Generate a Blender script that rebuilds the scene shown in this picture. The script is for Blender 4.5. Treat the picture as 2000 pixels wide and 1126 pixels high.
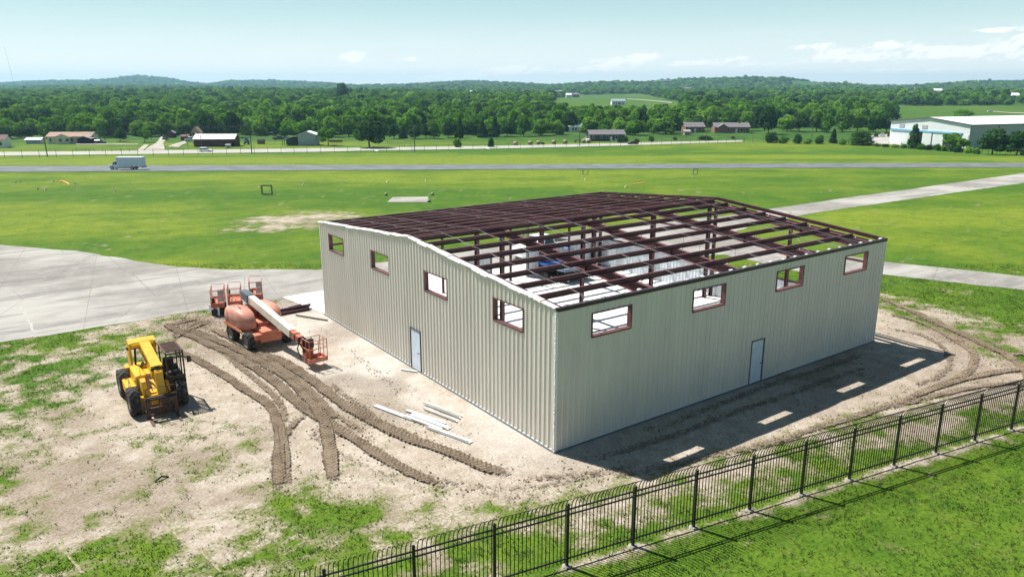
import bpy, math, random
import numpy as np
from mathutils import Vector, Matrix

S = bpy.context.scene
for o in list(bpy.data.objects):
    bpy.data.objects.remove(o)
COL = S.collection
rad = math.radians

# ------------------------------------------------------------------ camera
CAM = np.array([-17.92, -21.93, 14.42])
YAW, PITCH, FPX = rad(54.2267), rad(-14.93), 1489.2
FWD = np.array([math.cos(YAW), math.sin(YAW)])
RGT = np.array([math.sin(YAW), -math.cos(YAW)])
cd = bpy.data.cameras.new('camera')
cam = bpy.data.objects.new('camera', cd); COL.objects.link(cam)
cam.location = CAM
cam.rotation_euler = (math.pi/2 + PITCH, 0, YAW - math.pi/2)
cd.sensor_width = 36; cd.lens = 36*FPX/2000
cd.clip_start = .1; cd.clip_end = 20000
S.camera = cam
# ------------------------------------------------------------------ light
S.view_settings.view_transform = 'Standard'; S.view_settings.look = 'None'
S.view_settings.exposure = 0.75; S.view_settings.gamma = 1
SUN = Vector((-1.5, 3.9, 6.1)).normalized()
sl = bpy.data.lights.new('sun', 'SUN'); sl.energy = 5.0; sl.angle = rad(.5); sl.color = (1, .955, .88)
so = bpy.data.objects.new('sun', sl); COL.objects.link(so)
so.rotation_euler = (-SUN).to_track_quat('-Z', 'Y').to_euler(); so.location = (0, 0, 60)

class NT:
    """small wrapper for writing node trees"""
    def __init__(s, tree): s.t = tree; tree.nodes.clear()
    def n(s, typ, ins=None, **kw):
        nd = s.t.nodes.new(typ)
        for k, v in kw.items(): setattr(nd, k, v)
        for k, v in (ins or {}).items(): s.set(nd.inputs[k], v)
        return nd
    def set(s, sock, v):
        if isinstance(v, bpy.types.NodeSocket): s.t.links.new(v, sock)
        elif isinstance(v, bpy.types.Node): s.t.links.new(v.outputs[0], sock)
        else: sock.default_value = v
    def m(s, op, a, b=0., c=0., clamp=False):
        nd = s.n('ShaderNodeMath', {0: a, 1: b, 2: c}, operation=op); nd.use_clamp = clamp
        return nd.outputs[0]
    def mix(s, f, a, b, blend='MIX'):
        nd = s.n('ShaderNodeMix', data_type='RGBA', blend_type=blend)
        s.set(nd.inputs[0], f); s.set(nd.inputs[6], a); s.set(nd.inputs[7], b)
        return nd.outputs[2]
    def noise(s, vec, scale, detail=4, rough=.55, dist=0.):
        nd = s.n('ShaderNodeTexNoise', {'Vector': vec, 'Scale': scale, 'Detail': detail, 'Roughness': rough, 'Distortion': dist})
        return nd.outputs[0]
    def ramp(s, f, lo, hi, a=0., b=1.):
        nd = s.n('ShaderNodeMapRange', {0: f, 1: lo, 2: hi, 3: a, 4: b}); nd.interpolation_type = 'SMOOTHSTEP'
        return nd.outputs[0]
def c4(c): return (c[0], c[1], c[2], 1)

# ------------------------------------------------------------------ sky
W = bpy.data.worlds.new('World'); S.world = W; W.use_nodes = True
T = NT(W.node_tree)
tc = T.n('ShaderNodeTexCoord'); sp = T.n('ShaderNodeSeparateXYZ', {0: tc.outputs['Generated']})
zz = T.m('MAXIMUM', sp.outputs[2], .004)
cv = T.n('ShaderNodeCombineXYZ', {0: sp.outputs[0], 1: sp.outputs[1], 2: zz})
sky = T.n('ShaderNodeTexSky', {0: cv.outputs[0]}, sky_type='NISHITA', sun_disc=False)
sky.sun_elevation = math.asin(SUN.z); sky.sun_rotation = math.atan2(SUN.x, SUN.y)
sky.altitude = 100; sky.air_density = 1.0; sky.dust_density = .6; sky.ozone_density = 1.6
az = T.m('ARCTAN2', sp.outputs[1], sp.outputs[0]); el = T.m('ARCSINE', sp.outputs[2])
def dirof(u, v):
    return YAW - math.atan((u-1000)/(FPX*.966)), (166-v)/1595
CL = [(713,114,20,9), (815,117,13,4), (1185,124,46,9), (1240,112,26,5), (1130,138,70,5), (1440,128,70,6), (1580,114,34,9), (1545,97,30,5),
      (1675,97,30,6), (1640,118,34,6), (1740,109,36,9), (1790,112,34,6), (1850,110,34,9), (1955,84,46,13), (1975,113,40,7), (1930,122,30,4), (1860,76,20,3),
      (890,150,60,6), (1000,138,50,7), (1320,125,36,4), (1400,118,26,4), (1700,140,120,4)]
acc = None
for (u, v, w, h) in CL:
    a0, e0 = dirof(u, v)
    dx = T.m('MULTIPLY', T.m('SUBTRACT', a0, az), FPX/w); dy0 = T.m('MULTIPLY', T.m('SUBTRACT', el, e0), 1595/h)
    dy = T.m('ADD', dy0, T.m('MULTIPLY', dx, -.32))
    g = T.m('EXPONENT', T.m('MULTIPLY', T.m('ADD', T.m('MULTIPLY', dx, dx), T.m('MULTIPLY', dy, dy)), -.8))
    g = T.m('MULTIPLY', g, .55 if w > 60 else 1.35)
    acc = g if acc is None else T.m('ADD', acc, g)
nv = T.n('ShaderNodeCombineXYZ', {0: T.m('MULTIPLY', az, 60.), 1: T.m('MULTIPLY', T.m('ADD', el, T.m('MULTIPLY', az, .25)), 150.), 2: 0.})
cn = T.noise(nv, 1., 6, .62, .4)
cl = T.ramp(T.m('MULTIPLY', acc, T.m('ADD', T.m('MULTIPLY', cn, 4.6), -1.55)), .10, .75)
wide = T.noise(T.n('ShaderNodeCombineXYZ', {0: T.m('MULTIPLY', az, 9.), 1: T.m('MULTIPLY', el, 40.), 2: 3.}), 1., 4, .6)
veil = T.m('MULTIPLY', T.ramp(wide, .45, .8), T.ramp(el, .09, .02))
cl = T.m('MULTIPLY', T.m('MAXIMUM', cl, T.m('MULTIPLY', veil, .22)), .95)
tint = T.mix(1., sky.outputs[0], (.83, 1.02, .95, 1), 'MULTIPLY')
bg1 = T.n('ShaderNodeBackground', {0: tint, 1: .05})
pale = T.n('ShaderNodeBackground', {0: T.mix(T.ramp(el, -.005, .12), (.63, .66, .645, 1), (.35, .515, .535, 1)), 1: 1.})      # pale summer air low in the sky
low = T.n('ShaderNodeMixShader', {0: T.ramp(el, .0, .30, .96, .0), 1: bg1.outputs[0], 2: pale.outputs[0]})
bg2 = T.n('ShaderNodeBackground', {0: (.95, .96, .96, 1), 1: .72})
mx = T.n('ShaderNodeMixShader', {0: cl, 1: low.outputs[0], 2: bg2.outputs[0]})
T.n('ShaderNodeOutputWorld', {0: mx.outputs[0]})

# ------------------------------------------------------------------ terrain and projection helpers
PS = [-200, 80, 180, 285, 350, 500, 800, 1200, 2000, 2600, 7000]
PZ = [0, 0, -4.3, -9.4, -9.8, -9.5, -7, -4.5, -6, 0, 0]
SKU = [-600, 0, 100, 200, 250, 300, 340, 400, 425, 470, 560, 640, 700, 800, 860, 920, 1000, 1080, 1150, 1250, 1350, 1450, 1500, 1560, 1620, 1690, 1735, 1780, 1850, 1900, 2000, 2600]
SKV = [162, 165, 161, 159, 154, 149, 152, 162, 165, 159, 160, 164, 168, 166, 162, 158, 162, 166, 161, 157, 154, 152, 153, 157, 163, 172, 173, 167, 160, 158, 159, 160]
RDU = [-600, 300, 700, 1000, 1200, 1650, 1740, 2000, 2600]
RDS = [5200, 5000, 4400, 3800, 3000, 2700, 3000, 3000, 3000]
def TZ(s, l):
    s = np.asarray(s, float); l = np.asarray(l, float)
    z = np.interp(s, PS, PZ)
    u = 1000 + FPX*.966**-1*(l/np.maximum(s, 50.))*.966
    sr = np.interp(u, RDU, RDS); vv = np.interp(u, SKU, SKV)
    top = CAM[2] + sr*(167.2-vv)/1595 - 8
    k = np.clip(1-(sr-s)/(sr*.31), 0, 1); k = k*k*(3-2*k)
    k = np.where(s > sr, np.clip(1-(s-sr)/900, 0, 1), k)
    hill = np.where(s > 700, (top-z)*k, 0.)
    und = np.where(s > 900, 3.0*np.sin(l/210.+s/330.)*np.clip((s-900)/600, 0, 1), 0)
    return z + hill + und
def tz(x, y):
    s = (x-CAM[0])*FWD[0] + (y-CAM[1])*FWD[1]; l = (x-CAM[0])*RGT[0] + (y-CAM[1])*RGT[1]
    return float(TZ(s, l))
def sl2xy(s, l): return CAM[0]+s*FWD[0]+l*RGT[0], CAM[1]+s*FWD[1]+l*RGT[1]
def at(u, v, dz=0.):
    """the point of the terrain seen at a place of the photograph (2000 x 1126)"""
    cp, sn = math.cos(PITCH), math.sin(PITCH)
    xr, yu = (u-1000)/FPX, (563-v)/FPX
    h = cp - yu*sn; zc = sn + yu*cp
    t, step = 5., 1.
    f = lambda t: CAM[2]+t*zc-(float(TZ(t*h, t*xr))+dz)
    while f(t) > 0 and t < 9000: t *= 1.02
    lo, hi = t/1.02, t
    for _ in range(30):
        mid = (lo+hi)/2
        if f(mid) > 0: lo = mid
        else: hi = mid
    x, y = sl2xy(lo*h, lo*xr)
    return Vector((x, y, CAM[2]+lo*zc))
def dist(p): return (p.x-CAM[0])*FWD[0]+(p.y-CAM[1])*FWD[1]
RZ = YAW - math.pi/2          # things whose width lies across the view

# value noise in numpy
_rng = np.random.default_rng(7); _tab = _rng.random((256, 256))
def vn(x, y):
    xi = np.floor(x).astype(int); yi = np.floor(y).astype(int); fx = x-xi; fy = y-yi
    fx = fx*fx*(3-2*fx); fy = fy*fy*(3-2*fy)
    g = lambda a, b: _tab[a & 255, b & 255]
    return (g(xi, yi)*(1-fx)+g(xi+1, yi)*fx)*(1-fy)+(g(xi, yi+1)*(1-fx)+g(xi+1, yi+1)*fx)*fy
def fbm(x, y, o=4):
    t = 0; a = .5; n = 0
    for i in range(o):
        t = t+a*vn(x*2**i+17*i, y*2**i+31*i); n += a; a *= .55
    return t/n
def sdf(px, py, poly):
    P = np.array(poly, float); n = len(P); d = np.full(px.shape, 1e9); ins = np.zeros(px.shape, bool)
    for i in range(n):
        a, b = P[i], P[(i+1) % n]; e = b-a
        wx, wy = px-a[0], py-a[1]
        t = np.clip((wx*e[0]+wy*e[1])/max(e@e, 1e-9), 0, 1)
        d = np.minimum(d, (wx-e[0]*t)**2+(wy-e[1]*t)**2)
        if a[1] != b[1]:
            c = ((a[1] > py) != (b[1] > py)) & (px < (b[0]-a[0])*(py-a[1])/(b[1]-a[1])+a[0]); ins ^= c
    d = np.sqrt(d); return np.where(ins, d, -d)

# ------------------------------------------------------------------ objects
def link(name, me, parent=None, loc=None):
    o = bpy.data.objects.new(name, me); COL.objects.link(o)
    if parent: o.parent = parent
    if loc is not None: o.location = loc
    return o
def tag(o, label=None, cat=None, group=None, kind=None):
    for k, v in (('label', label), ('category', cat), ('group', group), ('kind', kind)):
        if v: o[k] = v
    return o
def thing(name, label, cat, loc=(0, 0, 0), rz=0., group=None, scale=None):
    o = bpy.data.objects.new(name, None); COL.objects.link(o); o.empty_display_size = .2
    o.location = loc; o.rotation_euler = (0, 0, rz)
    if scale: o.scale = scale
    return tag(o, label, cat, group)
KIDS = {}
def dup(o, parent=None):
    c = o.copy(); COL.objects.link(c)
    if parent: c.parent = parent
    for ch in [k for k in COL.objects if k.parent is o]: dup(ch, c)
    return c

class MB:
    """collects shapes and links them as one mesh object"""
    def __init__(s): s.v = []; s.f = []; s.sm = []
    def add(s, vs, fs, smooth=False):
        b = len(s.v); s.v += [tuple(v) for v in vs]; s.f += [tuple(b+i for i in f) for f in fs]; s.sm += [smooth]*len(fs)
        return s
    def hexa(s, p):   # p: 4 bottom, 4 top
        return s.add(p, [(3,2,1,0), (4,5,6,7), (0,1,5,4), (1,2,6,5), (2,3,7,6), (3,0,4,7)])
    def box(s, x0, x1, y0, y1, z0, z1, mat=None):
        p = [(x0,y0,z0), (x1,y0,z0), (x1,y1,z0), (x0,y1,z0), (x0,y0,z1), (x1,y0,z1), (x1,y1,z1), (x0,y1,z1)]
        if mat: p = [mat @ Vector(q) for q in p]
        return s.hexa(p)
    def rbox(s, x0, x1, y0, y1, z0, z1, r=.05, n=3):
        """box with rounded edges in plan and top"""
        pts = []
        def ring(ins, z):
            o = []
            for (cx, cy, a0) in ((x1-r, y1-r, 0), (x0+r, y1-r, 90), (x0+r, y0+r, 180), (x1-r, y0+r, 270)):
                for k in range(n+1):
                    a = rad(a0+90*k/n); q = r-ins
                    o.append((cx+q*math.cos(a), cy+q*math.sin(a), z))
            return o
        rings = [ring(0, z0)]+[ring(r*(1-math.cos(rad(90*k/n))), z1-r+r*math.sin(rad(90*k/n))) for k in range(n+1)]
        m = len(rings[0]); vs = [p for q in rings for p in q]; fs = []
        for i in range(len(rings)-1):
            for j in range(m): fs.append((i*m+j, i*m+(j+1) % m, (i+1)*m+(j+1) % m, (i+1)*m+j))
        fs.append(tuple((len(rings)-1)*m+j for j in range(m))); fs.append(tuple(m-1-j for j in range(m)))
        return s.add(vs, fs)
    def frus(s, b, t):   # b,t = (x0,x1,y0,y1,z)
        return s.hexa([(b[0],b[2],b[4]), (b[1],b[2],b[4]), (b[1],b[3],b[4]), (b[0],b[3],b[4]), (t[0],t[2],t[4]), (t[1],t[2],t[4]), (t[1],t[3],t[4]), (t[0],t[3],t[4])])
    def prism(s, prof, y0, y1, axis='y'):
        n = len(prof)
        if axis == 'y': vs = [(a, y0, b) for a, b in prof]+[(a, y1, b) for a, b in prof]
        elif axis == 'x': vs = [(y0, a, b) for a, b in prof]+[(y1, a, b) for a, b in prof]
        else: vs = [(a, b, y0) for a, b in prof]+[(a, b, y1) for a, b in prof]
        fs = [tuple(range(n)), tuple(range(2*n-1, n-1, -1))]+[(i, i+n, (i+1) % n+n, (i+1) % n) for i in range(n)]
        return s.add(vs, fs)
    def beam(s, a, b, w, h, w2=None, h2=None):
        a, b = Vector(a), Vector(b); d = (b-a).normalized()
        sd = d.cross(Vector((0, 0, 1)))
        sd = Vector((1, 0, 0)) if sd.length < 1e-4 else sd.normalized()
        up = sd.cross(d); w2 = w if w2 is None else w2; h2 = h if h2 is None else h2; p = []
        for (x, z) in ((-1,-1), (1,-1), (1,1), (-1,1)): p.append(a+sd*x*w/2+up*z*h/2)
        for (x, z) in ((-1,-1), (1,-1), (1,1), (-1,1)): p.append(b+sd*x*w2/2+up*z*h2/2)
        return s.hexa(p)
    def tube(s, a, b, r, n=6, r2=None, cap=True):
        a, b = Vector(a), Vector(b); d = (b-a).normalized(); r2 = r if r2 is None else r2
        x = d.orthogonal().normalized(); y = d.cross(x); vs = []
        for c, q in ((a, r), (b, r2)):
            for i in range(n):
                t = 2*math.pi*i/n; vs.append(c+x*q*math.cos(t)+y*q*math.sin(t))
        fs = [(i, (i+1) % n, (i+1) % n+n, i+n) for i in range(n)]
        s.add(vs, fs, True)
        if cap: s.add(vs, [tuple(range(n-1, -1, -1)), tuple(range(n, 2*n))])
        return s
    def path(s, pts, r, n=5):
        for a, b in zip(pts, pts[1:]): s.tube(a, b, r, n)
        return s
    def lathe(s, prof, n=20, axis='y'):
        """prof: (radius, along)"""
        m = len(prof); vs = []
        for i in range(n):
            t = 2*math.pi*i/n
            for r, q in prof:
                vs.append((r*math.cos(t), q, r*math.sin(t)) if axis == 'y' else (r*math.cos(t), r*math.sin(t), q))
        fs = []
        for i in range(n):
            for j in range(m-1): fs.append((i*m+j, i*m+j+1, ((i+1) % n)*m+j+1, ((i+1) % n)*m+j))
        return s.add(vs, fs, True)
    def build(s, name, mat, parent=None, loc=None, smooth=None):
        me = bpy.data.meshes.new(name); me.from_pydata(s.v, [], s.f); me.materials.append(mat)
        me.polygons.foreach_set('use_smooth', s.sm if smooth is None else [smooth]*len(s.f)); me.update()
        return link(name, me, parent, loc)
def np_mesh(name, V, F, mat, smooth=False):
    """numpy arrays to a mesh (all faces with the same number of corners)"""
    me = bpy.data.meshes.new(name); V = np.asarray(V, np.float32); F = np.asarray(F, np.int32); k = F.shape[1]
    me.vertices.add(len(V)); me.vertices.foreach_set('co', V.ravel())
    me.loops.add(F.size); me.loops.foreach_set('vertex_index', F.ravel())
    me.polygons.add(len(F)); me.polygons.foreach_set('loop_start', np.arange(0, F.size, k, dtype=np.int32))
    me.polygons.foreach_set('use_smooth', np.full(len(F), smooth)); me.materials.append(mat); me.update(calc_edges=True)
    return me

# ------------------------------------------------------------------ materials
def mat(name, col, rough=.6, metal=0., var=.12, scale=3., bump=0., bsc=30., col2=None, spec=.4, stretch=(1, 1, 1), dirt=None):
    m = bpy.data.materials.new(name); m.use_nodes = True; N = NT(m.node_tree)
    tcn = N.n('ShaderNodeTexCoord'); mp = N.n('ShaderNodeMapping', {0: tcn.outputs['Object'], 3: stretch})
    a = N.noise(mp, scale, 5, .6)
    c2 = col2 or tuple(min(1, x*(1+var*1.5)) for x in col); c1 = col if col2 else tuple(x*(1-var*1.5) for x in col)
    base = N.mix(N.ramp(a, .3, .7), c4(c1), c4(c2))
    if dirt:   # worn or dusty patches
        d = N.noise(tcn.outputs['Object'], dirt[1], 6, .65)
        base = N.mix(N.m('MULTIPLY', N.ramp(d, .5, .68), dirt[2]), base, c4(dirt[0]))
    b = N.n('ShaderNodeBsdfPrincipled', {'Base Color': base, 'Roughness': rough, 'Metallic': metal, 'Specular IOR Level': spec})
    if bump:
        bn = N.noise(tcn.outputs['Object'], bsc, 4, .6)
        bp = N.n('ShaderNodeBump', {'Strength': bump, 'Distance': .03, 'Height': bn}); N.set(b.inputs['Normal'], bp.outputs[0])
    N.n('ShaderNodeOutputMaterial', {0: b.outputs[0]})
    return m
DUST = (.42, .34, .25)
M = {
 'wallp': mat('beige_metal_panel', (.69, .65, .575), .45, var=.03, scale=1.2, stretch=(1, 1, .15), spec=.35, bump=.04, bsc=1.4),
 'liner': mat('white_metal_liner', (.66, .72, .76), .45, var=.04, scale=1.),
 'flap': mat('white_insulation_facing', (.82, .82, .80), .6, var=.05, scale=5, bump=.4),
 'steel': mat('red_oxide_steel', (.062, .017, .024), .42, var=.16, scale=2.5, spec=.5, dirt=((.12, .06, .055), 3., .5)),
 'steeltop': mat('pale_red_oxide_flange', (.15, .062, .066), .5, var=.15, scale=3, spec=.5),  # flanges in a paler red oxide than the webs
 'rod': mat('galvanised_strap', (.33, .29, .30), .4, .3, var=.1),
 'eave': mat('dark_eave_trim', (.045, .026, .034), .4, var=.15),
 'door': mat('white_door', (.58, .67, .76), .45, var=.04),
 'dframe': mat('dark_door_frame', (.05, .05, .055), .5),
 'frame': mat('maroon_window_framing', (.13, .055, .055), .5, var=.15),
 'slab': mat('new_concrete', (.70, .69, .67), .8, var=.04, scale=.6, bump=.1),
 'black': mat('black_paint', (.012, .012, .013), .4, var=.2, spec=.5),
 'footing': mat('fence_footing_concrete', (.28, .26, .23), .9, var=.15, scale=8),
 'yellow': mat('yellow_machine_paint', (.72, .40, .012), .38, var=.08, scale=2.5, spec=.5, dirt=((.40, .25, .05), 2.2, .6)),
 'tyre': mat('dusty_rubber', (.035, .034, .033), .85, var=.25, scale=6, bump=.4, dirt=((.17, .14, .11), 4., .7)),
 'rust': mat('rusty_brown_steel', (.085, .038, .026), .7, var=.3, scale=6),
 'darkm': mat('dark_machine_steel', (.022, .020, .020), .55, var=.25, scale=5),
 'orange': mat('orange_machine_paint', (.52, .165, .10), .5, var=.12, scale=3, dirt=((.55, .30, .20), 1.8, .8)),
 'pink': mat('sun_faded_orange_hood', (.55, .235, .175), .5, var=.1, scale=1.6, dirt=((.60, .32, .25), 1.2, .8)),
 'cream': mat('cream_boom_paint', (.74, .70, .58), .45, var=.06, scale=2, dirt=((.5, .42, .3), 3, .5)),
 'greycap': mat('slate_boom_cap', (.10, .115, .14), .5, var=.1),
 'seatv': mat('black_vinyl', (.015, .015, .016), .5),
 'glass': mat('vehicle_glass', (.02, .025, .03), .08, var=.1, spec=.7),
 'white': mat('white_vehicle_paint', (.78, .79, .80), .3, var=.03, spec=.5),
 'boxw': mat('white_box_body', (.62, .68, .78), .45, var=.03),
 'silver': mat('silver_paint', (.55, .57, .60), .3, .3, var=.05),
 'darkcar': mat('dark_car_paint', (.025, .022, .025), .25, var=.1, spec=.6),
 'maroonc': mat('maroon_car_paint', (.06, .018, .022), .3, var=.1, spec=.6),
 'alloy': mat('alloy_wheel', (.5, .5, .5), .35, .5),
 'blue': mat('blue_machine_paint', (.02, .10, .33), .4, var=.12),
 'bluegrey': mat('blue_grey_deck', (.16, .22, .30), .5, var=.15),
 'trim': mat('white_metal_trim', (.80, .80, .78), .45, var=.05),
 'asphalt': mat('aged_asphalt', (.125, .14, .15), .9, var=.2, scale=.25, stretch=(1, 1, 1)),
 'roadc': mat('pale_road_concrete', (.36, .35, .315), .9, var=.08, scale=.1),
 'drive': mat('gravel_drive', (.36, .33, .28), .95, var=.15, scale=.3),
 'wood': mat('weathered_pole_wood', (.11, .085, .065), .85, var=.25, scale=3, stretch=(4, 4, .4)),
 'galv': mat('galvanised_post', (.16, .17, .165), .5, .3, var=.1),
 'wire': mat('dark_wire', (.05, .05, .05), .5),
 'barnred': mat('barn_red_boards', (.085, .028, .027), .75, var=.2, scale=1.5, stretch=(4, 1, .3)),
 'barnroof': mat('pale_metal_roof', (.36, .33, .335), .45, .1, var=.06, scale=.5, stretch=(6, 1, 1)),
 'whiteroof': mat('white_metal_roof', (.85, .86, .87), .4, var=.02, scale=.3),
 'greymetal': mat('grey_metal_siding', (.30, .35, .40), .5, .1, var=.1, scale=1, stretch=(6, 6, .3)),
 'darkmetal': mat('dark_grey_siding', (.065, .075, .09), .6, var=.12),
 'creamw': mat('cream_siding', (.66, .61, .50), .7, var=.05),
 'tanroof': mat('tan_shingle_roof', (.36, .25, .19), .9, var=.15, scale=2),
 'greyroof': mat('grey_shingle_roof', (.17, .155, .165), .9, var=.15, scale=2),
 'brick': mat('red_brick', (.25, .12, .085), .85, var=.2, scale=4),
 'whitew': mat('white_siding', (.78, .78, .77), .6, var=.04),
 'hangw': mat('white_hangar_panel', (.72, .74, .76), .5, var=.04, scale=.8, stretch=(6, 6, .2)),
 'hangshade': mat('shade_toned_hangar_panel', (.34, .36, .38), .5, var=.05, scale=.8, stretch=(6, 6, .2)),  # hangar panel with its shade painted in, for the side turned from the sun
 'hblue': mat('faded_blue_track', (.17, .42, .62), .5, var=.15, scale=.6),
 'vent': mat('grey_louvre', (.40, .40, .42), .6),
 'dark': mat('dark_opening', (.012, .012, .014), .9),
 'hay': mat('hay_bale', (.34, .27, .17), .95, var=.25, scale=5, bump=.5),
 'trunk': mat('bark', (.075, .055, .04), .9, var=.25, scale=4, stretch=(4, 4, .5)),
 'dusty': mat('dusty_rim', (.27, .23, .18), .8, var=.25, scale=6),
 'flag': mat('pale_marker_plastic', (.75, .62, .45), .6),
 'orangeh': mat('orange_hose', (.75, .30, .06), .5),
 'whitep': mat('white_pvc', (.80, .80, .76), .5),
 'gatef': mat('dull_green_padding', (.26, .34, .16), .8),
}
def leafmat(name, a, b, c):
    m = bpy.data.materials.new(name); m.use_nodes = True; N = NT(m.node_tree)
    oi = N.n('ShaderNodeObjectInfo'); tcn = N.n('ShaderNodeTexCoord')
    n1 = N.noise(tcn.outputs['Object'], 5., 3, .6)
    base = N.mix(oi.outputs['Random'], c4(a), c4(b)); base = N.mix(N.m('MULTIPLY', N.ramp(n1, .4, .75), .6), base, c4(c))
    d = N.n('ShaderNodeBsdfDiffuse', {0: base}); t = N.n('ShaderNodeBsdfTranslucent', {0: N.mix(1., base, (1.2, 1.15, .6, 1), 'MULTIPLY')})
    mx = N.n('ShaderNodeMixShader', {0: .34, 1: d.outputs[0], 2: t.outputs[0]})
    N.n('ShaderNodeOutputMaterial', {0: mx.outputs[0]})
    return m
M['leaf'] = leafmat('broadleaf_foliage', (.05, .14, .02), (.25, .44, .07), (.125, .285, .035))
M['leafd'] = leafmat('dark_evergreen_foliage', (.024, .074, .020), (.062, .140, .036), (.038, .100, .02))
M['leafy'] = leafmat('fresh_green_foliage', (.10, .24, .024), (.15, .31, .035), (.08, .20, .024))
# ------------------------------------------------------------------ ground
def poly_px(pts): return [tuple(at(u, v).xy) for u, v in pts]
D1 = poly_px([(420,604),(560,584)])+[(6, 29), (6, 6), (20, 6)]+poly_px([(1716,598),(1780,628),(1880,665),(1990,700),(2080,735),(2080,770),(1960,780),(1880,800),(1700,826),(1500,885),(1300,940),(1150,965),(1000,985),(850,985),(740,960),(600,900),(480,860),(400,850),(300,850),(215,800),(235,745),(330,690),(330,640)])
D0 = poly_px([(-100,760),(330,640),(700,1000),(1000,1075),(640,1112),(540,1150),(-100,1150)])
D2 = poly_px([(-60,830),(60,770),(220,700),(330,628),(560,584)])+[(6, 29), (6, 6)]+poly_px([(1260,945),(1200,985),(1060,1030),(930,1065),(800,1060),(690,1020),(560,1000),(430,1000),(300,985),(100,1040),(-60,1060)])
D3 = poly_px([(1100,960),(1450,870),(1750,815),(1990,760),(2100,740),(2100,790),(1960,830),(1700,890),(1450,960),(1250,1030),(1060,1085)])
D4 = poly_px([(425,452),(450,425),(560,412),(690,410),(745,418),(690,440),(560,458)])
D5 = poly_px([(1712,560),(1850,600),(2050,660),(2100,720),(1980,700),(1716,612)])
D6 = poly_px([(100,600),(420,600),(330,700),(200,720),(60,770),(-100,800),(-100,690)])
# the fence stands on a strip of thin, trampled soil
FD = np.array([.985, -.171]); FD = FD/np.linalg.norm(FD); FP0 = np.array([-4.47, -6.17])
FN = np.array([-FD[1], FD[0]])           # towards the building

ss = np.concatenate([np.arange(-60, 14, 3.), np.arange(14, 64, .21), np.arange(64, 100, .55)])
g = [100.]
while g[-1] < 6900: g.append(g[-1]*1.028)
ss = np.unique(np.round(np.concatenate([ss, g, PS[1:-1]]), 3))
tt = np.linspace(-.86, .86, 680)
SG, TG = np.meshgrid(ss, tt, indexing='ij'); LG = TG*(SG+72)
X = CAM[0]+SG*FWD[0]+LG*RGT[0]; Y = CAM[1]+SG*FWD[1]+LG*RGT[1]; Zg = TZ(SG, LG)
near = SG < 130
dw = np.zeros(X.shape)
sm = lambda d, w: np.clip(d/w*.5+.5, 0, 1)
nx, ny = X[near], Y[near]
w = np.where(SG[near] > 58, -.25, .06); w = np.maximum(w, .54*sm(sdf(nx, ny, D0), 3.))
w = np.maximum(w, .93*sm(sdf(nx, ny, D1), 2.2)); w = np.maximum(w, .74*sm(sdf(nx, ny, D2), 4.))
w = np.maximum(w, .60*sm(sdf(nx, ny, D3), 1.6)); w = np.maximum(w, .56*sm(sdf(nx, ny, D4), 6.))
w = np.maximum(w, .50*sm(sdf(nx, ny, D5), 2.)); w = np.maximum(w, .38*sm(sdf(nx, ny, D6), 2.))
fd = (nx-FP0[0])*FN[0]+(ny-FP0[1])*FN[1]
w = np.maximum(w, .52*np.exp(-((fd+.15)/.38)**2)*(SG[near] < 50))
w = np.where((SG[near] > 58) & (w < .3), -.3, w)
w = np.where((fd < -.6), np.minimum(w, .22), w)
D7 = poly_px([(1714,604),(1770,622),(1850,652),(1950,690),(2110,735),(2110,785),(1960,795),(1850,815),(1714,720)])
w = np.maximum(w, .95*sm(sdf(nx, ny, D7), 1.6))
nz = fbm(nx/2.6, ny/2.6, 5); nz2 = fbm(nx/.62+9, ny/.62+3, 4)
df = np.clip((w+(nz-.5)*.72+(nz2-.5)*1.0-.5)/.55+.5, 0, 1)
dw[near] = df
yel = fbm(SG/22+4, LG/90+8, 4)*.7+fbm(X/9, Y/9, 3)*.3
yel = np.clip((yel-.5)*2.6+.5, 0, 1)
yel = np.clip(yel+.35*np.exp(-((SG-218)/30)**2)+.25*np.exp(-((SG-84)/14)**2)*(LG < 0)-.35*np.exp(-((SG-115)/14)**2)*(LG < 10), 0, 1)
yel = np.where(SG < 40, yel*.4, yel)
forest = np.clip((SG-330)/30, 0, 1)
grav = np.zeros(X.shape); grav[near] = sm(sdf(nx, ny, [(-3.6, 29.5), (-4.6, 24), (-4.6, 17), (-3.4, 11), (-2.2, 6), (-.9, 1.5), (1, 0), (1, 29.5)]), 3.)*np.clip(.35+(nz-.35)*2.6, 0, 1)
clr = np.zeros((X.size, 4), np.float32); clr[:, 0] = dw.ravel(); clr[:, 2] = yel.ravel(); clr[:, 3] = 1-forest.ravel()
hump = np.zeros(X.shape); hump[near] = (fbm(nx/1.3, ny/1.3, 3)-.5)*.07*np.clip(df, 0, 1)
slabpts = [(-1.3, -.6), (24.6, -.6), (24.6, 30), (-1.3, 30)]
hump[near] *= np.clip(-sdf(nx, ny, slabpts)/1.5, 0, 1)
Zg = Zg+hump
soil = np.zeros(X.shape); soil[near] = np.clip((fbm(nx/4+50, ny/4, 4)-.57)*4, 0, .55)
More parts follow.
